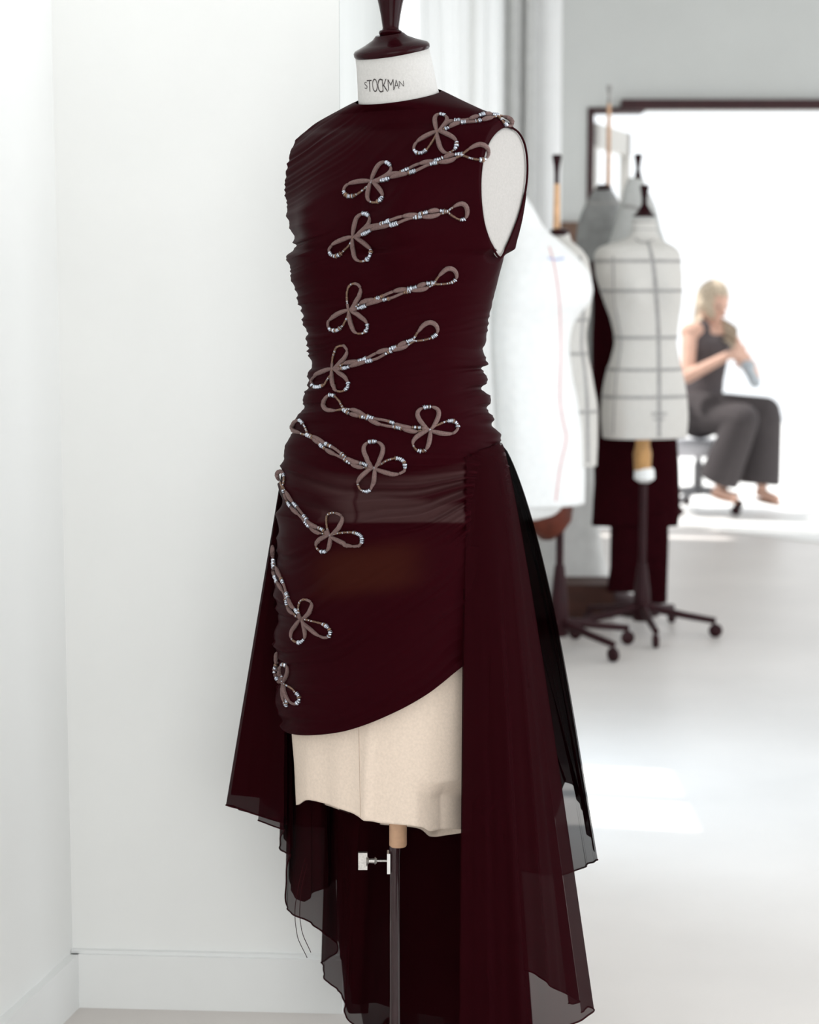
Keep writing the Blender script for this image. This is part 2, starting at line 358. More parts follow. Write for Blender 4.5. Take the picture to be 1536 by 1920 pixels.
# neck
def neck_ring(cx, cy, rl, rf, til, n=64):
    c = P(cx, cy, Y0); return [Vector((c.x + rl*math.cos(t)*Lx + rf*math.sin(t)*Fx, Y0 + rl*math.cos(t)*Ly + rf*math.sin(t)*Fy, c.z - til*rf*math.sin(t))) for t in [2*PI*k/n for k in range(n)]]
nv = []
NK = [(748,184,.0605,.0565,.27),(746,176,.0596,.056,.27),(743,150,.0580,.0545,.26),(739,120,.0560,.053,.25),(735,98,.0548,.052,.25)]
for r in NK: nv += neck_ring(*r)
nf = grid_faces(5, 64) + [tuple(range(256, 320))]
neck = mesh_obj('neck', nv, [f[::-1] for f in nf], M_neck, form)
bvn = BVHTree.FromPolygons(nv, nf)
# stencilled lettering on the neck
letters = [('S',686,160,13,5),('T',693,161,22,9),('O',703,160,25,9.5),('C',713,160.5,26,9.5),('K',722,160,24,10),('M',733,159,21,11),('A',743.5,158,17,9.5),('N',753,157,11,9)]
def stamp(ch, px, py, hh, ww, parent, rot=-.07):
    cu = bpy.data.curves.new('t', 'FONT'); cu.body = ch; cu.size = 1; cu.offset = -.012; ob = bpy.data.objects.new('t', cu); C.objects.link(ob)
    bpy.context.view_layer.update(); me = bpy.data.meshes.new_from_object(ob.evaluated_get(bpy.context.evaluated_depsgraph_get())); bpy.data.objects.remove(ob)
    co = np.array([v.co[:2] for v in me.vertices]); mn, mxx = co.min(0), co.max(0)
    fs = [tuple(p.vertices) for p in me.polygons]; vv = []
    for q in co:
        u = ((q[0]-mn[0])/(mxx[0]-mn[0])-.5)*ww; w = -((q[1]-mn[1])/(mxx[1]-mn[1])-.5)*hh
        X = px + u*math.cos(rot) - w*math.sin(rot); Yy = py + u*math.sin(rot) + w*math.cos(rot)
        dd = ray(X, Yy); hit = bvn.ray_cast(Vector((0, 0, H)), dd)[0]
        if hit is None: hit = P(X, Yy, Y0-.05)
        vv.append(hit - dd*.0006)
    return vv, fs
mb = MB()
for l in letters:
    v, f = stamp(*l, None); mb.add(v, f)
let = mesh_obj('stencil_lettering', mb.v, mb.f, M_ink, neck, smooth=False); let['label'] = 'faded black stencilled word on the neck'
# cap and finial
cap = []
capn = Vector((Fx*.25, Fy*.25, 1)).normalized()
cc = P(735, 98, Y0); capR = capn.to_track_quat('Z', 'Y').to_matrix()
mb = MB().lathe([(.0545, -.002), (.0562, .001), (.0562, .005), (.054, .008), (.040, .0135), (.026, .0205), (.0205, .026)], cc, 64, capR)
mb.build('neck_cap', M_lacq, form, smooth=True)
fz = lambda yy: P(733, yy, Y0).z
kk = Y0/F*1.008
prof = [(27,80),(27.5,76),(25,72),(18,70.5),(16.5,68),(20,65.5),(21.5,62),(20.5,58.5),(16,56.5),(14.5,53),(15.5,45),(18,28),(21,12),(24.5,-4),(29,-30),(33,-58),(34,-64),(31,-70),(16,-74)]
mb = MB().lathe([(r*kk, fz(yy)) for r, yy in prof], (P(732.5, 60, Y0).x, Y0, 0), 10 if False else 40)
mb.build('finial', M_lacq, form, smooth=True)
# arm plate
ARM = [(951,237),(935,243),(920,260),(909,285),(903,315),(901,350),(903,388),(909,425),(921,458),(938,483),(951,462),(964,432),(976,398),(985,360),(989,325),(988,292),(982,265),(970,246)]
def closed(pts, k=8):
    m = len(pts); out = []
    for i in range(m):
        p0, p1, p2, p3 = [Vector(pts[(i+q) % m]) for q in (-1, 0, 1, 2)]
        for j in range(k):
            t = j/k; out.append(.5*((2*p1)+(p2-p0)*t+(2*p0-5*p1+4*p2-p3)*t*t+(3*p1-p0-3*p2+p3)*t**3))
    return out
ARMS = closed(ARM)
def on_plate(p, l):
    dd = ray(p[0], p[1]); n_ = Vector((Lx, Ly, 0)); o_ = Vector((AX, Y0, 0)); k_ = (l - (Vector((0, 0, H))-o_).dot(n_))/dd.dot(n_); return Vector((0, 0, H)) + dd*k_
ring = [on_plate(p, .1672) for p in ARMS]; cen = sum(ring, Vector())/len(ring); nrm = Vector((Lx, Ly, 0)); n = len(ring)
v = []
for sc, of in ((1.0, -.004), (1.0, 0), (.92, .0012)): v += [cen + (p-cen)*sc + nrm*of for p in ring]
v.append(cen + nrm*.0016)
f = grid_faces(3, n) + [(2*n+i, 2*n+(i+1) % n, 3*n) for i in range(n)]
mesh_obj('arm_plate', v, f, mat('arm_plate_linen', (.44, .42, .40), .8, .12, nscale=300, namp=.03, bump=.15, bscale=900), form)
# stand
mb = MB(); wx_ = P(746.5, 1560, Y0).x; zb = P(740, 1586, Y0).z
mb.lathe([(.0128, zb), (.0136, zb+.002), (.0136, zb+.12), (.0128, zb+.5)], (wx_, Y0, 0), 32); mb.build('dowel', M_wood, form, smooth=True)
px_ = P(737, 1700, Y0).x
mb = MB().lathe([(.0082, .07), (.0082, zb-.012), (.0090, zb-.010), (.0090, zb+.001)], (px_+.003, Y0, 0), 32); mb.build('pole', mat('chrome_with_dark_reflection', (.030, .012, .014), .07, .55, nscale=30, namp=.05), form, smooth=True)  # chrome pole; its dark reflection of the dress is put into the colour
sc_ = thing('x', None, None) if False else None
ts = P(700, 1614, Y0); zt = ts.z; xa = P(727, 1614, Y0).x
mb = MB()
mb.tube([(P(671+i*0, 1614, Y0).x + .0, Y0, zt)]*1 + [(P(712, 1614, Y0).x, Y0, zt)], .001, 6) if False else None
def xr(px): return P(px, 1614, Y0).x
mb.tube([(xr(706), Y0, zt), (xr(732), Y0, zt)], .0018, 12)
mb.tube([(xr(690), Y0, zt), (xr(694), Y0, zt), (xr(702), Y0, zt), (xr(703), Y0, zt), (xr(707), Y0, zt)], [.0035, .0035, .004, .006, .0035], 16)
mb.box((xr(672), Y0-.0035, zt-.0135), (xr(689), Y0+.0035, zt+.0135)); mb.tube([(xr(687), Y0, zt), (xr(692), Y0, zt)], [.009, .004], 12)
mb.build('thumbscrew', mat('brushed_nickel', (.62, .60, .57), .35, .5, metal=.8, nscale=400, namp=.1), form, smooth=True)
mb = MB().box((xr(726), Y0-.010, zt-.018), (xr(732), Y0+.010, zt+.014)); mb.build('clamp_plate', M_chrome, form)
hub = MB().lathe([(.03, .04), (.034, .045), (.034, .085), (.02, .10), (.012, .105)], (px_+.003, Y0, 0), 32); hub.build('hub', M_iron, form, smooth=True)
for k in range(3):
    t = 2*PI*k/3 + PI/2; e = Vector((px_+.24*math.cos(t), Y0+.24*math.sin(t), .045))
    lg = MB().tube([(px_+.02*math.cos(t), Y0+.02*math.sin(t), .085), (px_+.13*math.cos(t), Y0+.13*math.sin(t), .068), tuple(e)], [.012, .010, .009], 10).build('leg', M_iron, form, smooth=True)
    MB().lathe([(.02, -.008), (.022, -.004), (.022, .004), (.02, .008)], (e.x, e.y, .022), 20, Matrix.Rotation(PI/2, 3, 'X')).build('caster', M_iron, lg, smooth=True)

# cream underskirt
us = thing('underskirt', 'cream cotton underskirt panel showing below the slanted black hem', 'underskirt')
us_y = np.linspace(1120, 1600, 100); usl = [(1100,543,925),(1250,543,922),(1380,543,917),(1450,546,915),(1510,550,913),(1620,554,911)]
so_ = [sil_solve(a, b, c, .66, PHI, Y0) for a, b, c in usl]; n = 240
th = np.linspace(0, 2*PI, n, endpoint=False); e = 2.15
ul = np.sign(np.cos(th))*np.abs(np.cos(th))**(2/e); uf = np.sign(np.sin(th))*np.abs(np.sin(th))**(2/e)
a_ = pchip([u[0] for u in usl], [s[0] for s in so_], us_y); c_ = pchip([u[0] for u in usl], [s[1] for s in so_], us_y)
x = c_[:, None] + a_[:, None]*(ul*Lx + uf*.66*Fx)[None]; y = Y0 + a_[:, None]*(ul*Ly + uf*.66*Fy)[None]; z = np.repeat(row_z(us_y)[:, None], n, 1)
pxx, pyy = proj(x, y, z); frontm = (y < Y0)
fade = np.clip((pyy-1380)/150, 0, 1)
crease = lambda c0_, w, amp: amp*np.maximum(0, 1-np.abs(pxx-c0_)/w)
dsp = fade*(crease(690+(1500-pyy)*.03, 14, .005) - crease(660, 26, .004) + crease(580, 20, .003) - crease(612, 24, .003)) + .0012*noise2(pxx/60, pyy/90, 5)*fade
dsp = dsp - np.clip((pyy-1525-(860-pxx)*.18)/40, 0, 1)*np.clip((pxx-780)/60, 0, 1)*.022
rr = np.hypot(x-AX, y-Y0); x += dsp*(x-AX)/rr; y += dsp*(y-Y0)/rr
hb = pchip([480,550,572,600,650,690,790,815,862,960], [1512,1509,1500,1507,1524,1541,1553,1564,1562,1560], pxx[70])
zh = H + 0*hb; bq = (hb-CYP)/F; yv = y[70]; zh = H + (-st - bq*ct)*yv/(ct-bq*st)
zt_ = z[0]; tt = np.linspace(0, 1, 100)[:, None]
z = zt_[None]*(1-tt) + zh[None]*tt
o = mesh_obj('panel', np.stack([x, y, z], 2).reshape(-1, 3), grid_faces(100, n), M_paper, us)
sm = o.modifiers.new('thickness', 'SOLIDIFY'); sm.thickness = .0012; sm.offset = -1
bvu = BVHTree.FromPolygons([tuple(q) for q in np.stack([x, y, z], 2).reshape(-1, 3)], grid_faces(100, n))
pts = []
for yy in range(1340, 1536, 8):
    h_ = bvu.ray_cast(Vector((0, 0, H)), ray(673+(yy-1380)*.02, yy))[0]
    if h_ is not None: pts.append(h_ - ray(673, yy)*.0003)
MB().tube(pts, .00045, 5).build('seam', mat('seam_thread', (.52, .40, .32), .8, .1, nscale=50), us)

# ------------------------------------------------------------------ the dress
dress = thing('dress', 'black ruched asymmetric dress with corded frog trimmings and trailing sheer skirt', 'dress')
NTH = 420
ys = np.concatenate([np.linspace(213, 500, 150), np.linspace(502, 1380, 430)])
NCOL = 26
x, y, z, plate, dx, dy = body_grid(ys, NTH, inset=0, clamp=.171, ncol=NCOL)
# skirt part: squeeze rows so the last row follows the slanted hem
i0 = NCOL + int(np.searchsorted(ys, 1000)); nr = x.shape[0]
pxl, pyl = proj(x[-1], y[-1], z[-1])
hemy = pchip(hem_px, hem_py, np.clip(pxl, 500, 960)); fr_ = (y[-1]-Y0) < .02
hemy = np.where(fr_, hemy, hemy*0+1300); 
for _ in range(6): hemy = (np.roll(hemy, 1)+hemy+np.roll(hemy, -1))/3
bq = (hemy-CYP)/F; zhem = H + (-st-bq*ct)*y[-1]/(ct-bq*st)
for i in range(i0, nr):
    t = (i-i0)/(nr-1-i0); zz = z[i0]*(1-t) + zhem*t
    yrow = pchip(np.sort(-row_z(ys)), ys, -zz)
    z[i] = zz
    wa = pchip(ay, aa, yrow); cx = pchip(ay, ac, yrow); base = pchip(ay, ab, yrow)
    thv = np.linspace(0, 2*PI, NTH, endpoint=False); c = np.cos(thv); s = np.sin(thv)
    l = wa*np.sign(c)*np.abs(c)**(2/2.25); f = base*np.sign(s)*np.abs(s)**(2/2.25)
    x[i] = cx + l*Lx + f*Fx; y[i] = Y0 + l*Ly + f*Fy
PX, PY = proj(x, y, z)
rowl = PX.min(1, keepdims=True); rowr = PX.max(1, keepdims=True)
s_ = np.clip((PX-rowl)/(rowr-rowl), 0, 1)
def ridges(ph, seed):
    return .62*(1-2*np.abs(noise1(ph, seed))) + .38*noise1(ph*2.1+7, seed+1)
edgeL = np.exp(-(PX-rowl)/55.); edgeR = np.exp(-(rowr-PX)/28.)
# upper body folds fan from the right shoulder and side seam
wu = np.clip((PY-185)/60, 0, 1)*np.clip((880-PY)/120, 0, 1)
ph1 = (PY + .62*(PX-545)*np.exp(-((PY-230)/230)**2) + .10*(PX-545))/9.5 + .8*noise2(PX/60, PY/60, 3)
A1 = .0004 + .0030*edgeL*np.clip((PY-250)/150, .25, 1) + .0036*edgeR*np.clip((PY-560)/120, 0, 1) + .0012*np.exp(-((PY-270)/90)**2)*np.exp(-((PX-620)/110)**2)
d1 = A1*ridges(ph1, 11)*wu
# bigger gathers along the right side and the left waist
d1 += np.clip((PY-610)/80, 0, 1)*np.clip((870-PY)/60, 0, 1)*(.0042*edgeR*np.sin(PY/5.6+noise1(PY/20, 4)) + .0022*edgeL*np.sin(PY/6.5+PX/30))
d1 += np.clip((PY-480)/80, 0, 1)*np.clip((700-PY)/60, 0, 1)*.0018*edgeL*np.sin(PY/6.8+PX/22)
# hip swags gathered at the right seam
wh = np.clip((PY-815)/60, 0, 1)*np.clip((1030-PY)/60, 0, 1)
sx2 = np.clip((PX-530)/345, 0, 1.1)
q2 = (PY - 815*(1-sx2) - 872*sx2 - 34*np.sin(PI*np.clip(sx2, 0, 1)))/(2.0*(1-sx2)+.75*sx2)
d1 += wh*(.0026+.0038*sx2**2+.0034*(1-sx2)**2)*ridges(q2/13.+.5*noise2(PX/90, PY/90, 8), 21)
# lower skirt swags follow the hem and bunch at the left
wl = np.clip((PY-1000)/80, 0, 1)
hemh = pchip(hem_px, hem_py, np.clip(PX, 500, 960)) - PY
q3 = hemh/(26-8*(1-sx2))
d1 += wl*(.0009+.0034*(1-sx2)**3+.0006*sx2)*ridges(q3 + .6*noise2(PX/70, PY/120, 14), 31)
d1 += wl*np.exp(-(PX-rowl)/40.)*.003*np.sin((PY-(PX-520)*.9)/17.)
# rolled hem
hz = np.clip(1-hemh/9., 0, 1)*wl; d1 += .0022*hz
d1 *= np.where(plate, 0, 1)
x2 = x + dx*(d1+.0018); y2 = y + dy*(d1+.0018); z2 = z + 0
V = np.stack([x2, y2, z2], 2).reshape(-1, 3)
def inside(px, py, poly):
    res = np.zeros(px.shape, bool); n_ = len(poly); j_ = n_-1
    for i_ in range(n_):
        xi, yi = poly[i_]; xj, yj = poly[j_]
        res ^= ((yi > py) != (yj > py)) & (px < (xj-xi)*(py-yi)/(yj-yi+1e-9)+xi); j_ = i_
    return res
lco = (x-AX)*Lx + (y-Y0)*Ly
arm = inside(PX, PY, [tuple(p) for p in ARMS]) & (lco > .125)
fc = grid_faces(nr, NTH, True, arm.reshape(-1))
bod = mesh_obj('bodice', V, fc, None, dress)
bind = [on_plate(p, .1715) for p in ARMS]
MB().tube(bind + bind[:2], .0016, 8).build('armhole_binding', M_blackcloth, dress, smooth=True)
# draped netting over satin and brown lining panels; fold highlights painted into the colour
sheer = np.zeros(PX.shape)
band = np.clip((PY-(905+18*np.cos((PX-700)/90)))/18, 0, 1)*np.clip((981-PY)/3, 0, 1)*np.clip((PX-585)/60, 0, 1)*np.clip((871-PX)/3, 0, 1)
band *= 1-.75*np.exp(-((PX-668)/3.5)**2)
gr = np.clip((PY-885-(.18*(900-PX)))/30, 0, 1)*np.clip((985-PY)/30, 0, 1)*np.clip((PX-540)/60, 0, 1)*.25*np.clip((871-PX)/3, 0, 1)
sheer = np.maximum(band*.8, gr)*(fr_[None, :])
brown = np.exp(-((PX-690)/95)**4)*np.exp(-((PY-1068+(PX-690)*.12)/44)**4)*(fr_[None, :])
ca = bod.data.color_attributes.new('panels_and_highlights', 'FLOAT_COLOR', 'POINT')
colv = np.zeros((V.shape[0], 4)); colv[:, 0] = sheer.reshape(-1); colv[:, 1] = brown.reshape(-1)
fold_highlight = np.clip(.5+.75*ridges(q2/17.+.5*noise2(PX/90, PY/90, 8), 21), 0, 1)
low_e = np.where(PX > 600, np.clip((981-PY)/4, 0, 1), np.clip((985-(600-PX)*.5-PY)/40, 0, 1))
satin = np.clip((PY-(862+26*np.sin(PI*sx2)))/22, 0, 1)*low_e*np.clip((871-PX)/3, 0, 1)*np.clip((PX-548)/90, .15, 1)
satin = satin*np.maximum(fold_highlight, np.clip((PY-912-(PX-668)*.14)/14, 0, 1)*np.clip((PX-600)/60, 0, 1))
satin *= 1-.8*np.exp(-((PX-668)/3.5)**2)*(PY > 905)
colv[:, 0] = (satin*(fr_[None, :])*.85).reshape(-1)  # lighter along the fold ridges: highlight painted as colour
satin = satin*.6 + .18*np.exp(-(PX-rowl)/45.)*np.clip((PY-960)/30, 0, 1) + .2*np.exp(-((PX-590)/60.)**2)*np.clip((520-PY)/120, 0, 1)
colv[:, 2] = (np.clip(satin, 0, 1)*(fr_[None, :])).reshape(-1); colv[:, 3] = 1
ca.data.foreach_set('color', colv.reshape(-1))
def dress_mat():
    m = bpy.data.materials.new('black_silk_tulle'); m.use_nodes = True; nt = m.node_tree; b = nt.nodes['Principled BSDF']
    at = nt.nodes.new('ShaderNodeAttribute'); at.attribute_name = 'panels_and_highlights'; sp = nt.nodes.new('ShaderNodeSeparateColor'); nt.links.new(at.outputs['Color'], sp.inputs[0])
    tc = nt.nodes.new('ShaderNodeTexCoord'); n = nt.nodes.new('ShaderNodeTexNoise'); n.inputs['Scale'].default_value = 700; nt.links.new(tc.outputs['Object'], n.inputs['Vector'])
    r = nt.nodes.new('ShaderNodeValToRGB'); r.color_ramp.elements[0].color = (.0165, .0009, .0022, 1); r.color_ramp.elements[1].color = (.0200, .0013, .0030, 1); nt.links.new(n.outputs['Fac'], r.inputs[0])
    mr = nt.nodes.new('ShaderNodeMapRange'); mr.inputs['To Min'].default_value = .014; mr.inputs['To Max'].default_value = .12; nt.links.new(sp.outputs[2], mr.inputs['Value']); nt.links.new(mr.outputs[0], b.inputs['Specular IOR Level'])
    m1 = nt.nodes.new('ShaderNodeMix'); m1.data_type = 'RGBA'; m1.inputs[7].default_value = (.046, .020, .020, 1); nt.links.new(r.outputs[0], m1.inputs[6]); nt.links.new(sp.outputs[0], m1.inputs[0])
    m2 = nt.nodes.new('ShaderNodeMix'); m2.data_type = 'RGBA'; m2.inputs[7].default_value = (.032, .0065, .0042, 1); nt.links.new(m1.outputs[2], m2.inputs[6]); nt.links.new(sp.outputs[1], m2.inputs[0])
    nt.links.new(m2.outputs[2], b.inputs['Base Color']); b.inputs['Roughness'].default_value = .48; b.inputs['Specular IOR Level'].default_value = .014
    b.inputs['Sheen Weight'].default_value = .004; b.inputs['Sheen Roughness'].default_value = .35; b.inputs['Sheen Tint'].default_value = (.8, .6, .65, 1)
    bp = nt.nodes.new('ShaderNodeBump'); bp.inputs['Strength'].default_value = .15; bp.inputs['Distance'].default_value = .001; nt.links.new(n.outputs['Fac'], bp.inputs['Height']); nt.links.new(bp.outputs[0], b.inputs['Normal'])
    return m
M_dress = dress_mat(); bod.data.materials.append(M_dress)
bvh = BVHTree.FromPolygons([tuple(q) for q in V], grid_faces(nr, NTH))
CAM = Vector((0, 0, H))
def hit(px, py, off=0.0):
    for k in range(0, 40):
        for sg in ((1, -1) if px < 800 else (-1, 1)):
            X = px + sg*k*.7; dd = ray(X, py); h = bvh.ray_cast(CAM, dd)
            if h[0] is not None:
                nn = h[1]; nn = -nn if nn.dot(dd) > 0 else nn
                p = h[0] if k == 0 else P(px, py, h[0].y)
                return p + nn*off, nn
    return P(px, py, Y0-.1), Vector((0, -1, 0))
# frog trimmings
def teardrop(c, tip, w, n=34, rnd=1.0):
    c = Vector(c); tip = Vector(tip); ax = tip-c; L = ax.length; ax.normalize(); nn = Vector((-ax.y, ax.x)); out = []
    for i in range(n+1):
        t = i/n*2*PI; al = (1-math.cos(t))/2; out.append(c + ax*L*al**.85 + nn*w*math.sin(t)*(.50+.75*al))
    return out
def resample(pts, step):
    pts = [Vector(p) for p in pts]; d = [0]
    for a, b in zip(pts, pts[1:]): d.append(d[-1]+(b-a).length)
    n = max(2, int(d[-1]/step)); xs = np.linspace(0, d[-1], n+1)
    px = np.interp(xs, d, [p.x for p in pts]); py = np.interp(xs, d, [p.y for p in pts])
    return [Vector((a, b)) for a, b in zip(px, py)], d[-1]
def smooth2(pts, k=20):
    ts = np.linspace(0, len(pts)-1, k*(len(pts)-1)+1); idx = list(range(len(pts)))
    return [Vector((a, b)) for a, b in zip(pchip(idx, [p[0] for p in pts], ts), pchip(idx, [p[1] for p in pts], ts))]
def strand(cordmb, bead, pts, pattern, off0=.0018):
    """pattern: list of (fraction, kind) with kind c fat cord, n thin cord, s silver beads, b bronze beads"""
    rs, L = resample(pts, 1.6); n = len(rs); pos = 0; tot = sum(p[0] for p in pattern)
    P3 = [hit(p.x, p.y, off0) for p in rs]
    k = .0008
    allp = [q[0] for q in P3]
    cordmb.tube(allp, 1.0*k, 5); bead.tube(allp, .9*k, 5); bead.mi += [1]*(len(bead.f)-len(bead.mi))
    for fr, kind in pattern:
        i0 = int(pos/tot*(n-1)); pos += fr; i1 = int(pos/tot*(n-1))
        if i1 <= i0: continue
        seg = [P3[i][0] for i in range(i0, i1+1)]; m = len(seg)
        if kind in 'cn':
            rm = (4.4 if kind == 'c' else 2.6)*k
            rad = [max(1.3*k, rm*(math.sin(PI*min(1, max(0, j/(m-1))))**.35 if kind == 'c' else 1)*(1+.05*math.sin(j*2.5))) for j in range(m)]
            cordmb.tube(seg, rad, 8)
        else:
            j = 0
            while j < m-1:
                ln = random.choice([1, 1, 2, 2, 3]) if kind == 's' else 1
                e_ = min(m-1, j+ln); a, b = seg[j], seg[e_]; a2 = a.lerp(b, .12); b2 = a.lerp(b, .88)
                r = random.uniform(3.0, 4.8)*k if kind == 's' else random.uniform(1.8, 2.5)*k
                (lambda q: bead.tube(q, [r*.75, r, r, r*.75], 8))([a2, a2.lerp(b2, .15), a2.lerp(b2, .85), b2]); bead.mi += [(0 if kind == 's' else 1) if random.random() < .82 else (1 if kind == 's' else 0)]*(len(bead.f)-len(bead.mi))
                j = e_
def ang(c, a, l): return (c[0]+l*math.cos(math.radians(a)), c[1]+l*math.sin(math.radians(a)))
MOT = []
def mot(c, loops, cord, tip, w, where): MOT.append((c, loops, cord, tip, w, where))
mot((821,248), [(ang((821,248),-74,34),12),(ang((821,248),138,56),12),(ang((821,248),50,46),17)], [(821,248),(850,233),(880,227),(910,221),(934,219)], (958,233), 6, 'topmost trimming, running over the shoulder')
mot((698,341), [(ang((698,341),-45,46),13),(ang((698,341),158,56),13),(ang((698,341),76,40),15)], [(698,341),(740,330),(780,316),(820,303),(868,291)], (914,284), 15, 'second trimming from the top, its loop at the armhole')
mot((663,444), [(ang((663,444),-58,50),13),(ang((663,444),143,54),13),(ang((663,444),60,50),17)], [(663,444),(700,428),(740,415),(790,403),(840,397)], (876,397), 16, 'third trimming from the top')
mot((656,582), [(ang((656,582),-76,52),13),(ang((656,582),136,50),14),(ang((656,582),56,50),15)], [(656,582),(700,564),(750,548),(815,531)], (854,510), 14, 'fourth trimming from the top, across the ribs')
mot((625,692), [(ang((625,692),-64,48),12),(ang((625,692),140,48),13),(ang((625,692),62,46),15)], [(625,692),(665,682),(705,668),(776,638)], (818,611), 15, 'fifth trimming from the top, just above the waist')
mot((806,807), [(ang((806,807),-96,44),21),(ang((806,807),-8,52),13),(ang((806,807),124,44),15)], [(806,807),(765,804),(720,793),(680,780),(644,767)], (610,750), 16, 'sixth trimming, its three loops at the right')
mot((702,878), [(ang((702,878),-92,50),19),(ang((702,878),-4,58),16),(ang((702,878),120,46),15)], [(702,878),(665,868),(625,845),(600,828),(577,815)], (553,793), 12, 'seventh trimming, sloping down across the hip')
mot((620,1003), [((632,961),16),((680,1014),14),((600,1032),13)], [(620,1003),(585,985),(557,957),(540,928),(531,912)], (527,883), 7, 'eighth trimming, at the left hip')
mot((566,1161), [((577,1124),13),((620,1190),12),((558,1204),14)], [(566,1161),(548,1140),(535,1110),(522,1080),(515,1055)], (513,1022), 2, 'ninth trimming, on the left thigh')
mot((531,1283), [((534,1246),8),((560,1318),11),((538,1324),3)], [(531,1283),(523,1266),(519,1250)], (521,1222), 2, 'lowest trimming, near the hem at the left')
for c, loops, cord, tip, w, where in MOT:
    cm, bd = MB(), MB(); bd.mi = []
    for q, (tp, lw_) in enumerate(loops):
        pts = teardrop(c, tp, lw_)
        pat = [[(.42, 'c'), (.1, 'n'), (.38, 'b'), (.1, 'n')], [(.36, 'c'), (.12, 'n'), (.22, 's'), (.3, 'b')], [(.4, 'c'), (.12, 'b'), (.14, 's'), (.34, 'c')]][q]
        if q == 0 and random.random() < .4: pat = [(.45, 'c'), (.12, 's'), (.43, 'c')]
        strand(cm, bd, pts, pat)
    cp = smooth2(cord, 14); rs, L = resample(cp, 2.0); m = len(rs)
    for sg in (-1, 1):
        pts = []
        for i, p in enumerate(rs):
            tn = (rs[min(i+1, m-1)]-rs[max(0, i-1)]); tn = tn.normalized(); nn = Vector((-tn.y, tn.x)); u = i/(m-1)
            sep = 4.6*min(1, u*6, (1-u)*6+.25)*(.75+.35*math.sin(u*L/11+sg*.6)); pts.append(p + nn*sg*sep)
        pat = [(.10, 'c'), (.10, 's'), (.20, 'c'), (.08, 's'), (.16, 'n'), (.09, 's'), (.20, 'c'), (.07, 'b')] if sg > 0 else [(.14, 'b'), (.18, 'c'), (.10, 's'), (.12, 'n'), (.16, 'c'), (.10, 's'), (.12, 'c'), (.08, 's')]
        strand(cm, bd, pts, pat)
    if w > 4: strand(cm, bd, teardrop(cord[-1], tip, w), [(.28, 'b'), (.10, 's'), (.5, 'c'), (.12, 'b')])
    else: strand(cm, bd, [cord[-1], ((cord[-1][0]+tip[0])/2-1, (cord[-1][1]+tip[1])/2), tip], [(.2, 's'), (.8, 'c')])
    fo = cm.build('frog_trimming', M_cord, dress, smooth=True); fo['label'] = 'taupe corded trefoil ' + where
    be = mesh_obj('beading', bd.v, bd.f, M_silver, fo); be.data.materials.append(M_bronze)
    be.data.polygons.foreach_set('material_index', bd.mi); be['label'] = 'strung silver and bronze beads'

# ------------------------------------------------------------------ trailing skirt
M_sheer = mat('black_chiffon', (.0165, .0010, .0023), .9, .03, nscale=500, namp=.1, alpha=.83)
M_lining = mat('black_crepe_lining', (.0165, .0010, .0023), .9, .03, nscale=500, namp=.1, alpha=.965)
M_edge = mat('rolled_black_edge', (.020, .0015, .003), .8, .06, nscale=300)
def interp_curve(ptl, n):
    ts = np.linspace(0, len(ptl)-1, n); idx = list(range(len(ptl)))
    return np.stack([pchip(idx, [p[j] for p in ptl], ts) for j in range(3)], 1)
def cloth(name, T, B, bulge=None, wave=(.006, 9), nv_=70, nu=260, edge=True, off=0.0, seed=1, m=None, hip=.6, sidecurl=0):
    Tw = [tuple(P(*q)) for q in T]; Bw = [tuple(P(*q)) for q in B]
    Tc, Bc = interp_curve(Tw, nu), interp_curve(Bw, nu); v = np.linspace(0, 1, nv_)[:, None]
    s = np.linspace(0, 1, nu)
    X = Tc[None, :, 0]*(1-v)+Bc[None, :, 0]*v; Y = Tc[None, :, 1]*(1-v)+Bc[None, :, 1]*v; Z = Tc[None, :, 2]*(1-v)+Bc[None, :, 2]*v
    dxx = X-AX; dyy = Y-Y0; rr = np.hypot(dxx, dyy)+1e-6
    bl = np.interp(s, np.linspace(0, 1, len(bulge)), bulge)[None] if bulge is not None else 0
    w = wave[0]*v**1.3*(np.sin(2*PI*wave[1]*s[None]+seed) + .5*np.sin(2*PI*wave[1]*2.3*s[None]+seed*2+v*1.5))*np.sin(PI*np.clip(s, .0, 1.))[None]**.5
    d = bl*np.sin(PI*v**hip) + w + off
    X = X + dxx/rr*d; Y = Y + dyy/rr*d
    Vv = np.stack([X, Y, Z], 2)
    o = mesh_obj(name, Vv.reshape(-1, 3), grid_faces(nv_, nu, False), m or M_sheer, dress)
    if edge:
        MB().tube([Vector(q) for q in Vv[-1]], .0013, 6).build('rolled_hem', M_edge, o, smooth=True)
    return o
tr_ = lambda px, py, off=.006: (lambda h: (lambda q: (proj(*q)[0], proj(*q)[1], q.y))(h[0]))(hit(px, py, off))
T_fp = [tr_(872, 862), tr_(885, 852), tr_(900, 845), tr_(918, 838), tr_(930, 834), (943, 834, 2.79), (938, 836, 2.84)]
cloth('front_panel', T_fp, [(862,1990,2.600),(905,1992,2.595),(960,1985,2.60),(1015,1965,2.62),(1062,1930,2.67),(1110,1890,2.80),(1090,1898,2.93)], bulge=[0, 0, .004, .008, .010, .008, .004], wave=(.004, 5), seed=2)
cloth('front_lining', T_fp, [(864,1985,2.606),(905,1988,2.603),(988,1960,2.61),(992,1822,2.64),(1040,1848,2.67),(1090,1880,2.80),(1072,1880,2.93)], bulge=[0, 0, .003, .006, .006, .004, .002], wave=(.004, 5), seed=2, off=-.006, m=M_lining)
T_l1 = [(942,834,2.78),(938,838,2.86),(880,842,2.92),(740,846,2.94),(620,850,2.93),(560,862,2.91),(536,868,2.88),(529,880,2.855),(535,905,2.868)]
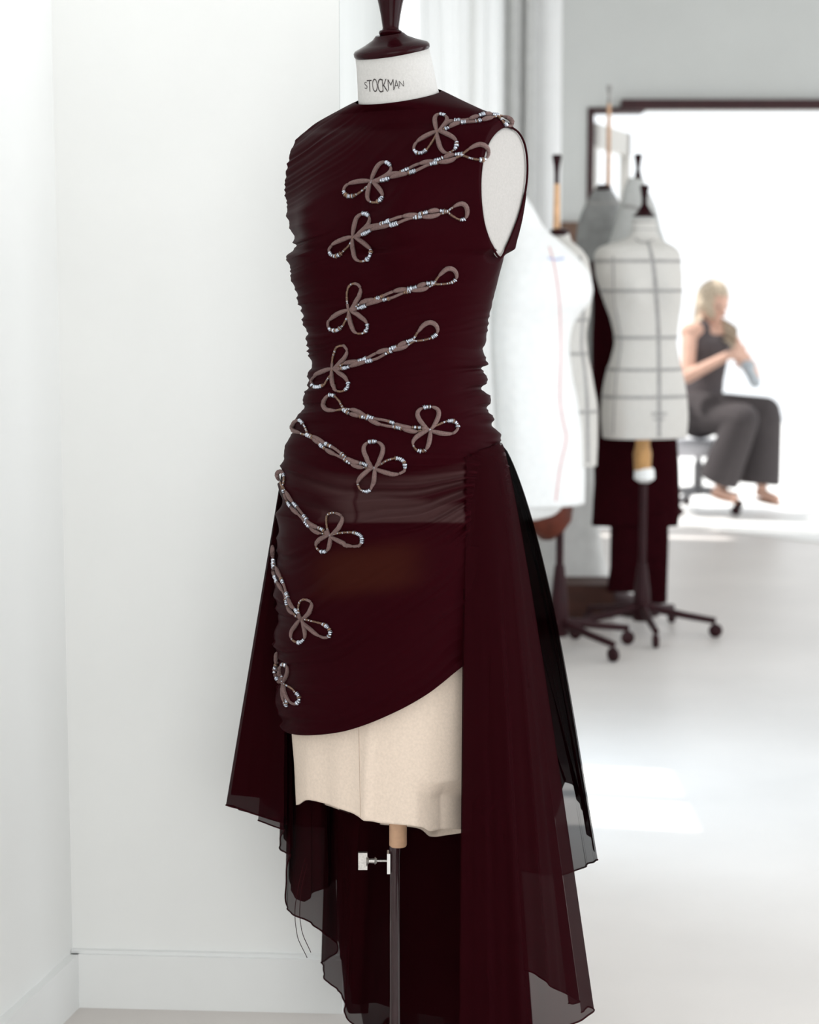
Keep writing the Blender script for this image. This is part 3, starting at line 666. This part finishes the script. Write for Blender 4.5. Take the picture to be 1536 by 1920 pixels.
B_l1 = [(1121,1612,2.80),(1100,1622,2.93),(1020,1640,3.04),(860,1600,3.09),(700,1560,3.09),(580,1550,3.05),(470,1524,2.97),(428,1510,2.88),(538,1545,2.875)]
BL = [.022, .018, .01, .006, 0, 0, 0, 0, 0]
cloth('side_tier', T_l1, B_l1, bulge=BL, wave=(.006, 11), seed=4)
B_l1b = [(1117,1598,2.80),(1104,1560,2.86),(1088,1500,2.91),(1062,1462,2.94),(1010,1600,3.03),(860,1590,3.08),(700,1550,3.08),(590,1520,3.05),(480,1495,2.965),(433,1490,2.885),(538,1500,2.88)]
cloth('side_tier_lining', T_l1, B_l1b, bulge=BL, wave=(.006, 11), seed=4, off=-.001, edge=False, m=M_lining)
T_tr = [(535,905,2.872),(537,890,2.877),(545,880,2.885),(570,875,2.90),(600,870,2.91),(640,870,2.92),(680,868,2.93),(740,866,2.93),(820,866,2.93),(900,860,2.90)]
T_tr = [(x_, y_, d_) for x_, y_, d_ in T_tr]
def trT(n): 
    q = interp_curve(T_tr, n); return [tuple(r) for r in q]
B_t = [(484,1538,2.90),(532,1556,2.84),(523,1590,2.95),(541,1602,2.87),(536,1700,2.93),(566,1722,2.89),(605,1748,2.90),(634,1774,2.99),(604,1806,3.02),(612,1838,2.94),(640,1862,2.90),(650,1905,2.88),(700,1945,2.92),(780,1975,2.96),(900,1975,2.96),(990,1950,2.93)]
cloth('train', trT(16), B_t, wave=(.003, 14), seed=6, nu=420)
B_t2 = [(489,1505,2.905),(534,1538,2.845),(528,1565,2.95),(543,1588,2.875),(541,1660,2.935),(566,1690,2.895),(600,1668,2.905),(632,1650,2.99),(632,1760,3.01),(640,1800,2.95),(655,1850,2.905),(660,1880,2.89),(700,1880,2.925),(780,1900,2.965),(900,1910,2.965),(985,1900,2.935)]
cloth('train_lining', trT(16), B_t2, wave=(.003, 14), seed=6, nu=420, off=-.002, edge=False, m=M_lining)
# inner back layer seen either side of the pole
B_t3 = [(632,1650,3.02),(640,1800,3.02),(655,1900,3.0),(690,1900,3.0),(698,1745,3.0),(712,1722,3.0),(728,1725,3.0),(733,1860,3.0),(760,1925,3.0),(850,1935,3.0),(940,1930,3.0),(1000,1930,3.0)]
T3 = [tuple(r) for r in interp_curve([(600,872,2.915),(700,868,2.93),(850,866,2.93),(920,862,2.89)], 12)]
cloth('back_lining', T3, B_t3, wave=(.002, 6), seed=9, nu=320, edge=False, m=M_lining)
B_t4 = [(645,1560,3.04),(690,1940,3.04),(780,1950,3.05),(790,1740,3.05),(800,1745,3.05),(850,1950,3.05),(1000,1940,3.03)]
cloth('back_tier', [tuple(r) for r in interp_curve([(610,872,2.915),(700,868,2.93),(850,866,2.93),(920,862,2.89)], 7)], B_t4, wave=(.002, 6), seed=3, nu=240, edge=False)
# loose threads and tassel of beads
def thread(pts): 
    w = [P(*p) for p in pts]; q = interp_curve([tuple(a) for a in w], 40); MB().tube([Vector(r) for r in q], .0006, 5).build('loose_thread', M_edge, dress, smooth=True)
thread([(572,1610,2.76),(560,1660,2.77),(553,1712,2.78),(557,1752,2.78),(576,1796,2.78)])
thread([(576,1620,2.76),(565,1670,2.765),(562,1712,2.77),(566,1745,2.77),(583,1786,2.77)])

# ------------------------------------------------------------------ background forms
def ring_body(name, rows, Y, k, phi, m, parent, nth=64, nrow=90, e=2.3, bust=None, close=True, folds=0, seed=0):
    ys_ = [r[0] for r in rows]; sol_ = [sil_solve(r[0], r[1], r[2], k, phi, Y, e=e) for r in rows]
    yy = np.linspace(ys_[0], ys_[-1], nrow); a = pchip(ys_, [s[0] for s in sol_], yy); cx = pchip(ys_, [s[1] for s in sol_], yy); z = row_z(yy, Y)
    th = np.linspace(0, 2*PI, nth, endpoint=False); c = np.cos(th); s = np.sin(th)
    ul = np.sign(c)*np.abs(c)**(2/e); uf = np.sign(s)*np.abs(s)**(2/e)*k
    l = a[:, None]*ul[None]; f = a[:, None]*uf[None]
    if bust is not None:
        for sg in (-1, 1): f = f + .03*np.exp(-((l-sg*.07)/.05)**2 - ((z[:, None]-row_z(bust, Y))/.055)**2)*np.clip(np.sign(s), 0, 1)[None]
    if folds: 
        g = 1 + folds*np.sin(th*9+seed)[None]*np.linspace(0, 1, nrow)[:, None] + folds*.6*noise2(th[None]*5+0*z[:, None], yy[:, None]/60+0*th[None], seed)
        l *= g; f *= g
    X = cx[:, None] + l*math.cos(phi) - f*math.sin(phi); Yy = Y - l*math.sin(phi) - f*math.cos(phi); Z = np.repeat(z[:, None], nth, 1)
    V = np.stack([X, Yy, Z], 2).reshape(-1, 3); fcs = grid_faces(nrow, nth)
    if close: fcs = fcs + [tuple(range(nth)), tuple(range((nrow-1)*nth, nrow*nth))]
    o = mesh_obj(name, V, fcs, m, parent)
    return o, BVHTree.FromPolygons([tuple(q) for q in V], grid_faces(nrow, nth)), (V.reshape(nrow, nth, 3), yy)
def tape_ring(G, yy, ypx, width, parent, m, name='tape', off=.002):
    V, yv = G; i = int(np.argmin(np.abs(yv-ypx))); ring = V[i]; c = ring.mean(0); v = []
    for dz in (-width/2, width/2):
        for q in ring:
            d = Vector(q-c).normalized(); v.append((q[0]+d.x*off, q[1]+d.y*off, q[2]+dz))
    return mesh_obj(name, v, grid_faces(2, len(ring)), m, parent)
def tape_line(bv, pts, width, parent, m, name='tape', off=.002):
    w = []
    for px, py in smooth2(pts, 8):
        h = bv.ray_cast(CAM, ray(px, py))
        if h[0] is not None: w.append((h[0] - ray(px, py)*off))
    v = []
    for i, p in enumerate(w):
        t = (w[min(i+1, len(w)-1)]-w[max(0, i-1)]).normalized(); sd_ = t.cross(Vector((0, 1, 0))).normalized()
        v += [p-sd_*width/2, p+sd_*width/2]
    return mesh_obj(name, v, [(2*i, 2*i+1, 2*i+3, 2*i+2) for i in range(len(w)-1)], m, parent)
def finial(px, py_top, py_neck, py_cap, wcap, Y, parent, wtop=9):
    k = Y/F; x_ = P(px, py_top, Y).x; g = lambda q: P(px, q, Y).z; hgt = py_cap-py_top
    pr = [(wtop*.9, py_top), (wtop, py_top+2), (wtop*.85, py_top+hgt*.15), (4.2, py_top+hgt*.52), (3.6, py_neck-2), (6.5, py_neck), (4.5, py_neck+3), (7, py_neck+8), (wcap*.8, py_cap-4), (wcap, py_cap-1), (wcap, py_cap+2)]
    MB().lathe([(r*k, g(q)) for r, q in pr], (x_, Y, 0), 28).build('finial', M_lacq, parent, smooth=True)
def base(cx, Y, parent, ztop, rp=.012, r=.26, ph=.3, hubz=.2, n=5, m=None, plate=None):
    m = m or M_iron
    MB().lathe([(rp, .06), (rp, ztop)], (cx, Y, 0), 20).build('pole', m, parent, smooth=True)
    if plate:
        MB().lathe([(plate, 0), (plate, .012), (plate*.9, .02), (rp*1.4, .06)], (cx, Y, 0), 32).build('base_plate', m, parent, smooth=True); return
    MB().lathe([(.03, .05), (.035, .06), (.03, hubz*.6), (rp*1.3, hubz)], (cx, Y, 0), 20).build('hub', m, parent, smooth=True)
    for k in range(n):
        t = 2*PI*k/n + ph; e_ = (cx+r*math.cos(t), Y+r*math.sin(t))
        lg = MB().tube([(cx+.02*math.cos(t), Y+.02*math.sin(t), .10), (cx+.6*r*math.cos(t), Y+.6*r*math.sin(t), .075), (e_[0], e_[1], .06)], [.016, .013, .012], 10).build('leg', m, parent, smooth=True)
        MB().lathe([(.020, -.010), (.025, -.006), (.025, .006), (.020, .010)], (e_[0], e_[1], .025), 16, Matrix.Rotation(PI/2, 3, 'X') @ Matrix.Rotation(t, 3, 'Y')).build('caster', m, lg, smooth=True)

# form B: taped linen form facing the camera
YBf = 6.75
fb = thing('dress_form', 'beige linen dress form marked with a grid of grey tape, nearest the doorway', 'mannequin', group='dress forms at the back of the room')
rowsB = [(412,1187,1229),(425,1186,1230),(440,1183,1233),(450,1168,1242),(458,1140,1258),(466,1121,1270),(480,1114,1277),(510,1116,1279),(540,1124,1279),(570,1134,1278),(600,1145,1274),(640,1152,1270),(670,1146,1274),(700,1136,1281),(740,1129,1288),(780,1127,1291),(820,1130,1288)]
tb_, bvB, GB = ring_body('torso', rowsB, YBf, .66, math.radians(-14), M_linen, fb, bust=545)
for q in (491, 545, 634, 690, 741): tape_ring(GB, None, q, .011, fb, M_tape)
tape_line(bvB, [(1214,452),(1224,490),(1230,545),(1235,640),(1236,740),(1236,820)], .014, fb, M_tape)
tape_line(bvB, [(1150,480),(1152,560),(1165,640),(1155,720),(1150,815)], .007, fb, M_tape)
tape_line(bvB, [(1190,448),(1200,454),(1212,456),(1226,450)], .010, fb, M_tape)
tape_line(bvB, [(1222,776),(1250,776)], .010, fb, M_tape)
tape_line(bvB, [(1226,786),(1246,786)], .008, fb, M_tape)
for q in (418, 432): tape_ring(GB, None, q, .003, fb, M_tape)
finial(1209, 347, 378, 405, 21, YBf, fb, wtop=9)
base(P(1207, 900, YBf).x, YBf, fb, P(1207, 815, YBf).z, rp=.013, r=.27, ph=-.25, hubz=.26)
ob = MB(); xx = P(1207, 860, YBf-.12).x
o_ = MB().lathe([(.030, P(0, 880, YBf).z), (.034, P(0, 850, YBf).z), (.026, P(0, 833, YBf).z), (.03, P(0, 818, YBf).z)], (P(1205, 850, YBf-.02).x, YBf-.02, 0), 20).build('turned_block', mat('ochre_wood', (.50, .27, .10), .5, .3, nscale=30, namp=.15), fb, smooth=True)
o_ = MB().lathe([(.020, P(0, 903, YBf).z), (.038, P(0, 896, YBf).z), (.036, P(0, 880, YBf).z), (.03, P(0, 876, YBf).z)], (P(1209, 850, YBf-.02).x, YBf-.02, 0), 20).build('socket', M_toile, fb, smooth=True)

# form C with wooden rod, grey-beige, and form A in white toile
YC = 6.45
fcm = thing('dress_form', 'beige dress form half covered by the white toile, black knob on a wooden rod', 'mannequin', group='dress forms at the back of the room')
rowsC = [(438,1026,1068),(452,1022,1072),(460,1010,1082),(470,1000,1093),(490,994,1104),(530,994,1110),(580,1000,1108),(630,1010,1100),(670,1008,1104),(710,1000,1112),(770,996,1121),(820,994,1121),(872,996,1119)]
_, bvC, GC = ring_body('torso', rowsC, YC, .66, math.radians(25), M_linen, fcm, bust=540)
for q in (600, 660, 768): tape_ring(GC, None, q, .010, fcm, M_tape)
tape_line(bvC, [(1086,480),(1094,560),(1090,640),(1096,700),(1101,770),(1102,868)], .014, fcm, M_tape)
k = YC/F; xrod = P(1044, 400, YC).x
MB().lathe([(7.0*k, P(0, 434, YC).z), (6.2*k, P(0, 400, YC).z), (5.4*k, P(0, 345, YC).z)], (xrod, YC, 0), 20).build('rod', mat('golden_pine', (.72, .43, .24), .5, .3, nscale=30, namp=.1), fcm, smooth=True)
MB().lathe([(4.5*k, P(0, 347, YC).z), (4.5*k, P(0, 325, YC).z), (6*k, P(0, 310, YC).z), (9*k, P(0, 295, YC).z), (9*k, P(0, 291, YC).z), (8*k, P(0, 290, YC).z)], (P(1043.5, 400, YC).x, YC, 0), 24).build('knob', M_lacq, fcm, smooth=True)
MB().lathe([(19*k, P(0, 442, YC).z), (20*k, P(0, 437, YC).z), (18*k, P(0, 432, YC).z), (9*k, P(0, 428, YC).z)], (P(1049, 400, YC).x, YC, 0), 24).build('neck_cap', M_lacq, fcm, smooth=True)
base(P(1050, 1000, YC).x, YC, fcm, P(0, 870, YC).z, rp=.0135, r=.27, ph=-.9, hubz=.3)
YA = 6.36
ta_ = thing('toile', 'bright white cotton toile with a pink seam line hanging on the left form', 'garment')
rowsA = [(368,978,986),(380,968,994),(400,958,1006),(425,950,1020),(445,945,1042),(470,940,1070),(495,936,1094),(520,930,1108),(545,925,1112),(565,922,1108),(590,920,1088),(615,920,1073),(650,920,1068),(700,922,1074),(760,925,1088),(820,928,1096),(880,935,1097),(946,940,1096)]
toile, bvA, GA = ring_body('cloth', rowsA, YA, .62, math.radians(-25), M_toile, ta_, e=2.1, folds=.012, seed=5, close=False)
sm = toile.modifiers.new('t', 'SOLIDIFY'); sm.thickness = .003
ring_body('back_hem', [(900,932,1060),(946,945,1058),(966,958,1040),(975,970,1010)], YA-.02, .5, math.radians(-25), M_toile, ta_, e=2.1, close=False)
sl = tape_line(bvA, [(1030,462),(1040,500),(1050,580),(1052,660),(1050,740),(1056,790),(1062,820),(1050,880),(1042,940)], .006, ta_, M_rednote, 'seam_line'); sl['label'] = 'pink stitched seam line'
tape_line(bvA, [(1028,484),(1042,487),(1058,484)], .008, ta_, mat('blue_mark', (.45, .5, .72), .8, .1, nscale=50), 'chalk_mark')
# base block beneath the toile
o = MB().lathe([(.02, P(0, 1012, YC).z), (.06, P(0, 995, YC).z), (.085, P(0, 975, YC).z), (.09, P(0, 950, YC).z), (.085, P(0, 900, YC).z)], (P(1026, 970, YC).x, YC, 0), 24).build('base_block', M_rust, fcm, smooth=True); o['label'] = 'rust brown block under the torso'

# form D grey tweed with stick; form E behind B
YD = 7.44
fd = thing('dress_form', 'dress form in a grey tweed top with a thin stick rising from its neck', 'mannequin', group='dress forms at the back of the room')
rowsD = [(352,1116,1145),(362,1110,1152),(380,1100,1162),(400,1090,1170),(430,1082,1178),(480,1080,1182),(520,1084,1180),(560,1092,1176),(620,1100,1172),(680,1098,1176)]
_, bvD, GD = ring_body('torso', rowsD, YD, .6, math.radians(10), M_greytweed, fd)
tape_ring(GD, None, 383, .012, fd, M_tape)
k = YD/F
MB().lathe([(15*k, P(0, 356, YD).z), (16*k, P(0, 351, YD).z), (9*k, P(0, 346, YD).z)], (P(1131, 400, YD).x, YD, 0), 24).build('neck_cap', M_lacq, fd, smooth=True)
MB().lathe([(4.3*k, P(0, 350, YD).z), (3.6*k, P(0, 195, YD).z)], (P(1141, 300, YD).x, YD, 0), 14).build('rod', M_wood, fd, smooth=True)
MB().lathe([(2.5*k, P(0, 197, YD).z), (4*k, P(0, 190, YD).z), (2*k, P(0, 180, YD).z), (5*k, P(0, 165, YD).z), (5*k, P(0, 160, YD).z)], (P(1141, 300, YD).x, YD, 0), 14).build('rod_tip', M_tape, fd, smooth=True)
base(P(1150, 1000, YD).x, YD, fd, P(0, 680, YD).z, plate=.11)
YE = 7.16
fe = thing('dress_form', 'pale grey dress form mostly hidden behind the taped one, black finial showing', 'mannequin', group='dress forms at the back of the room')
rowsE = [(334,1178,1206),(350,1172,1212),(370,1166,1222),(395,1160,1232),(430,1150,1240),(470,1140,1252),(560,1150,1250),(640,1160,1245),(760,1145,1262),(810,1146,1262)]
_, bvE, GE = ring_body('torso', rowsE, YE, .6, math.radians(-10), mat('pale_grey_linen', (.50, .50, .485), .85, .1, nscale=60, namp=.04), fe)
tape_line(bvE, [(1168,386),(1185,388),(1200,394)], .014, fe, M_tape)
finial(1197, 289, 322, 335, 8, YE, fe, wtop=8)
base(P(1200, 1000, YE).x, YE, fe, P(0, 812, YE).z, plate=.08)

# black garments on stands behind
jk = thing('coat', 'long black coat with flared hem hanging behind the taped form', 'garment')
YJ = 6.98
ring_body('body', [(490,1106,1136),(520,1108,1150),(560,1112,1165),(640,1110,1190),(700,1110,1215),(760,1108,1240),(810,1108,1268),(850,1112,1272),(900,1114,1274),(950,1112,1276),(985,1110,1272)], YJ, .35, 0, M_blackcloth, jk, folds=.01, seed=3)
tr2 = thing('trousers', 'wide black trousers hanging below the coat hem, legs nearly to the floor', 'garment')
ring_body('left_leg', [(960,1150,1210),(1040,1146,1207),(1108,1138,1205)], YJ-.02, .5, 0, M_blackcloth, tr2, folds=.02, seed=4)
ring_body('right_leg', [(960,1196,1254),(1040,1198,1253),(1130,1198,1250)], YJ-.03, .5, 0, M_blackcloth, tr2, folds=.02, seed=7)
#o, _, _ = ring_body('cloth_bag', [(870,1268,1282),(900,1264,1284),(940,1262,1284),(962,1266,1282)], 7.2, .5, 0, M_dusk, None); tag(o, 'small pale grey cloth bag hanging at the coat hem', 'bag')
# draped dust sheet, low plank and brown board
o, _, _ = ring_body('dust_sheet', [(840,1012,1110),(900,1008,1118),(980,1006,1124),(1040,1004,1132),(1080,1004,1142),(1100,1002,1150),(1112,1000,1156)], 7.62, .35, 0, M_dusk, None, folds=.012, seed=9); tag(o, 'light grey dust sheet draped to the floor between the two front forms', 'sheet')
zc_ = 0; pl_ = MB().box((.565, 7.06, 0), (.785, 7.28, .13)).build('low_crate', M_brown, bevel=.004); tag(pl_, 'low dark brown wooden crate on the floor between the stand feet', 'crate')
o = MB().box((P(1052, 415, YB-.05).x, YB-.05, P(0, 560, YB-.05).z), (P(1112, 415, YB-.05).x, YB-.002, P(0, 416, YB-.05).z)).build('notice_board', M_brown2, bevel=.003)
tag(o, 'brown board on the back wall behind the wooden-rod form', 'board')

# ------------------------------------------------------------------ seated woman
YP = 10.40
def pp_(x_, y_, z_): o = P(1310, 775, YP); return Vector((o.x+x_, YP+y_, o.z+z_))
def blob(name, parts, m, parent, voxel=.008, smooth=4):
    mb = MB()
    for q in parts:
        if q[0] == 'k':
            _, a, b, ra, rb = q; a = pp_(*a); b = pp_(*b); mb.tube([a.lerp(b, i/8) for i in range(9)], [ra+(rb-ra)*i/8 for i in range(9)], 20)
        elif q[0] == 'c':
            _, a, b, ra, rb = q; a = pp_(*a); b = pp_(*b); n_ = 8
            mb.tube([a.lerp(b, i/n_) for i in range(n_+1)], [ra+(rb-ra)*i/n_ for i in range(n_+1)], 16); mb.ball(a, ra, 16); mb.ball(b, rb, 16)
        else:
            _, c_2, r_, sc_2, R_ = q; mb.ball(pp_(*c_2), r_, 24, sc_2, R_)
    o = mb.build(name, m, None); rm = o.modifiers.new('r', 'REMESH'); rm.mode = 'VOXEL'; rm.voxel_size = voxel
    s2 = o.modifiers.new('s', 'SMOOTH'); s2.iterations = smooth; s2.factor = .5
    bpy.context.view_layer.update(); me = bpy.data.meshes.new_from_object(o.evaluated_get(bpy.context.evaluated_depsgraph_get())); o.modifiers.clear(); o.data = me
    me.polygons.foreach_set('use_smooth', [True]*len(me.polygons))
    if not me.materials: me.materials.append(m)
    if parent: o.parent = parent
    return o
wo = thing('person', 'woman with long blond hair, sleeveless dark top, sitting and sewing with bent head', 'person')
M_skin = mat('skin', (.72, .45, .35), .6, .3, nscale=20, namp=.03)
hc = Vector((.06, -.05, .615)); fd_ = Vector((.55, -.75, -.38)).normalized(); upv = Vector((.12, -.1, 1)); upv = (upv - fd_*upv.dot(fd_)).normalized(); sdv = fd_.cross(upv)
HR = Matrix((sdv, fd_, upv)).transposed()
def hd_(a, b, c): return tuple(hc + sdv*a + fd_*b + upv*c)
sh_n, sh_f = (-.075, -.115, .455), (.165, .11, .455); el_n, el_f = (-.10, -.22, .215), (.31, .02, .20); wr_n, wr_f = (.10, -.33, .335), (.255, -.20, .285)
body = [('e', tuple(hc), .088, (.86, 1.05, 1.22), HR), ('e', hd_(0, .030, -.055), .058, (.85, 1, .95), HR), ('c', hd_(0, .092, .0), hd_(0, .103, -.028), .009, .014),
        ('e', hd_(0, .082, -.062), .020, (1.2, .6, .5), HR), ('e', hd_(0, .08, -.095), .018, (1, .8, .8), HR), ('e', hd_(.075, -.005, -.005), .022, (.4, .8, 1.3), HR), ('e', hd_(-.075, -.005, -.005), .022, (.4, .8, 1.3), HR),
        ('c', (.045, -.01, .46), hd_(0, -.02, -.07), .050, .047), ('c', sh_n, sh_f, .052, .052), ('c', (.045, 0, .44), (.01, 0, .05), .10, .10),
        ('c', sh_n, el_n, .044, .036), ('c', el_n, wr_n, .036, .024), ('c', sh_f, el_f, .044, .036), ('c', el_f, wr_f, .036, .024),
        ('c', (.18, -.355, -.03), (.08, -.26, -.33), .05, .032), ('c', (.35, -.10, -.02), (.335, -.13, -.36), .05, .032),
        ('c', (.08, -.24, -.35), (.10, -.26, -.40), .032, .030), ('c', (.07, -.23, -.415), (.14, -.36, -.43), .028, .026), ('c', (.335, -.13, -.36), (.34, -.13, -.42), .032, .030), ('c', (.33, -.12, -.43), (.40, -.22, -.455), .028, .025)]
def hand(wr, dr, side, curl):
    wr = Vector(wr); dr = Vector(dr).normalized(); sd2 = Vector(side).normalized(); dn = dr.cross(sd2).normalized(); out = []
    palm = wr + dr*.045
    out.append(('c', tuple(wr), tuple(palm), .024, .026)); out.append(('c', tuple(palm+sd2*.018), tuple(palm-sd2*.018+dr*.01), .018, .018))
    for j, ln in enumerate((.066, .076, .070, .054)):
        a = palm + dr*.022 + sd2*(.030-.020*j); b = a + dr*ln*.5 + dn*curl*.012; c_2 = b + dr*ln*.28 + dn*curl*.026
        out += [('c', tuple(a), tuple(b), .0090, .0082), ('c', tuple(b), tuple(c_2), .0082, .0072)]
    a = palm + sd2*.022 - dr*.015; b = a + sd2*.024 + dr*.022; out += [('c', tuple(a), tuple(b), .012, .010), ('c', tuple(b), tuple(b+dr*.028+dn*curl*.008), .010, .008)]
    return out
body += hand(wr_n, (.8, .25, .05), (.1, -.3, .9), -1) + hand(wr_f, (-.55, -.7, .1), (.1, -.2, .95), 1)
blob('body', body, M_skin, wo, .0048, 3)
blob('top', [('c', (.012, 0, .06), (.035, 0, .20), .118, .105), ('c', (.035, 0, .20), (.045, -.01, .36), .105, .122), ('c', (-.02, -.055, .40), (.115, .055, .40), .085, .085), ('c', (.0, -.045, .455), (.09, .045, .455), .068, .068)], mat('glare_lightened_jersey', (.115, .10, .105), .9, .1, nscale=60), wo, .008, 6)  # top lightened: veiling glare mixed into the colour
blob('trousers', [('c', (.0, -.06, .0), (.02, .06, .0), .14, .14), ('c', (.0, -.08, .0), (.18, -.36, -.01), .115, .092), ('k', (.18, -.36, -.01), (.075, -.27, -.345), .090, .112),
                  ('c', (.0, .04, .01), (.355, -.08, .01), .115, .088), ('k', (.36, -.08, .0), (.325, -.12, -.385), .090, .115)], mat('glare_lightened_black_wool', (.082, .072, .074), .9, .1, nscale=60), wo, .009, 5)  # black trousers lightened: veiling glare mixed into the colour
hair = [('e', tuple(hc - fd_*.014 + upv*.018), .097, (.92, 1.0, 1.16), HR), ('c', hd_(-.075, -.02, 0), (-.07, -.07, .44), .034, .030), ('c', (-.07, -.07, .44), (-.095, -.12, .34), .028, .012),
        ('c', hd_(.078, .01, -.01), (.155, -.12, .46), .034, .036), ('c', (.155, -.12, .46), (.16, -.14, .37), .036, .014), ('c', hd_(0, -.06, 0), (.02, .06, .42), .06, .06)]
hr = blob('hair', hair, mat('blond_hair', (.60, .49, .37), .5, .3, nscale=60, namp=.2), wo, .007, 3)
# keep the face clear of hair
bm = bmesh.new(); bm.from_mesh(hr.data); o3 = P(1310, 775, YP); hcw = Vector((o3.x, YP, o3.z))+hc
for v in list(bm.verts):
    r = v.co-hcw; fdd = r.dot(fd_); u = r.dot(upv); s2 = abs(r.dot(sdv))
    if fdd > .02 and u < .062 and u > -.16 and s2 < .052: v.co -= fd_*(fdd-.0)*.9
bm.to_mesh(hr.data); bm.free()
for sg in (-1, 1):
    q = Vector(hd_(sg*.031, .083, .008)); MB().ball(pp_(*q), .010, 12, (1.2, .6, .8), HR).build('eye', mat('eye', (.08, .06, .05), .3, .5, nscale=50), wo, smooth=True)
for a, b in (((.13, -.34, -.46+.015), 'x'), ((.39, -.20, -.472+.01), 'y')): pass
# sandals
for c_2, dr in (((.105, -.29, -.447), Vector((.45, -.85, -.08))), ((.365, -.165, -.478), Vector((.6, -.8, -.1)))):
    R_ = dr.to_track_quat('X', 'Z').to_matrix(); MB().ball(pp_(*c_2), .10, 20, (1.15, .40, .10), R_).build('sandal', mat('tan_leather', (.42, .24, .16), .5, .3, nscale=30), wo, smooth=True)
cb = blob('sewing_cloth', [('e', (.21, -.33, .28), .038, (1.1, .7, .8), None), ('c', (.21, -.34, .26), (.255, -.31, .19), .026, .032)], mat('pale_blue_cloth', (.50, .54, .58), .9, .1, nscale=30, namp=.1), None, .007, 3)
tag(cb, 'pale blue-white piece of cloth held in the sewing woman\'s hands', 'cloth')
# office chair
ch = thing('office_chair', 'white swivel office chair on castors under the seated woman', 'chair')
oc = P(1300, 850, YP); cxx = oc.x+.03; zse = P(1300, 775, YP).z-.155
M_seat = mat('white_vinyl', (.72, .71, .74), .5, .3, nscale=10, namp=.02); M_cg = mat('grey_chair_metal', (.22, .22, .23), .35, .4, metal=.3, nscale=10)
MB().box((cxx-.25, YP-.24, zse-.07), (cxx+.22, YP+.24, zse)).build('seat', M_seat, ch, bevel=.025)
MB().box((cxx-.33, YP-.2, zse+.12), (cxx-.27, YP+.2, zse+.55)).build('backrest', M_seat, ch, bevel=.02)
MB().tube([(cxx-.15, YP, zse-.06), (cxx-.32, YP, zse-.03), (cxx-.325, YP, zse+.2)], .015, 10).build('back_bracket', M_cg, ch)
MB().lathe([(.028, .10), (.028, .28), (.018, .28), (.018, zse-.06)], (cxx, YP, 0), 20).build('gas_lift', M_cg, ch, smooth=True)
for k in range(5):
    t = 2*PI*k/5 - .85; e_ = (cxx+.27*math.cos(t), YP+.27*math.sin(t))
    lg = MB().tube([(cxx, YP, .13), (cxx+.15*math.cos(t), YP+.15*math.sin(t), .115), (e_[0], e_[1], .085)], [.024, .018, .014], 10).build('leg', M_cg, ch, smooth=True)
    MB().lathe([(.022, -.018), (.027, -.012), (.027, .012), (.022, .018)], (e_[0], e_[1], .036), 16, Matrix.Rotation(PI/2, 3, 'X')).build('castor', M_iron, lg, smooth=True)
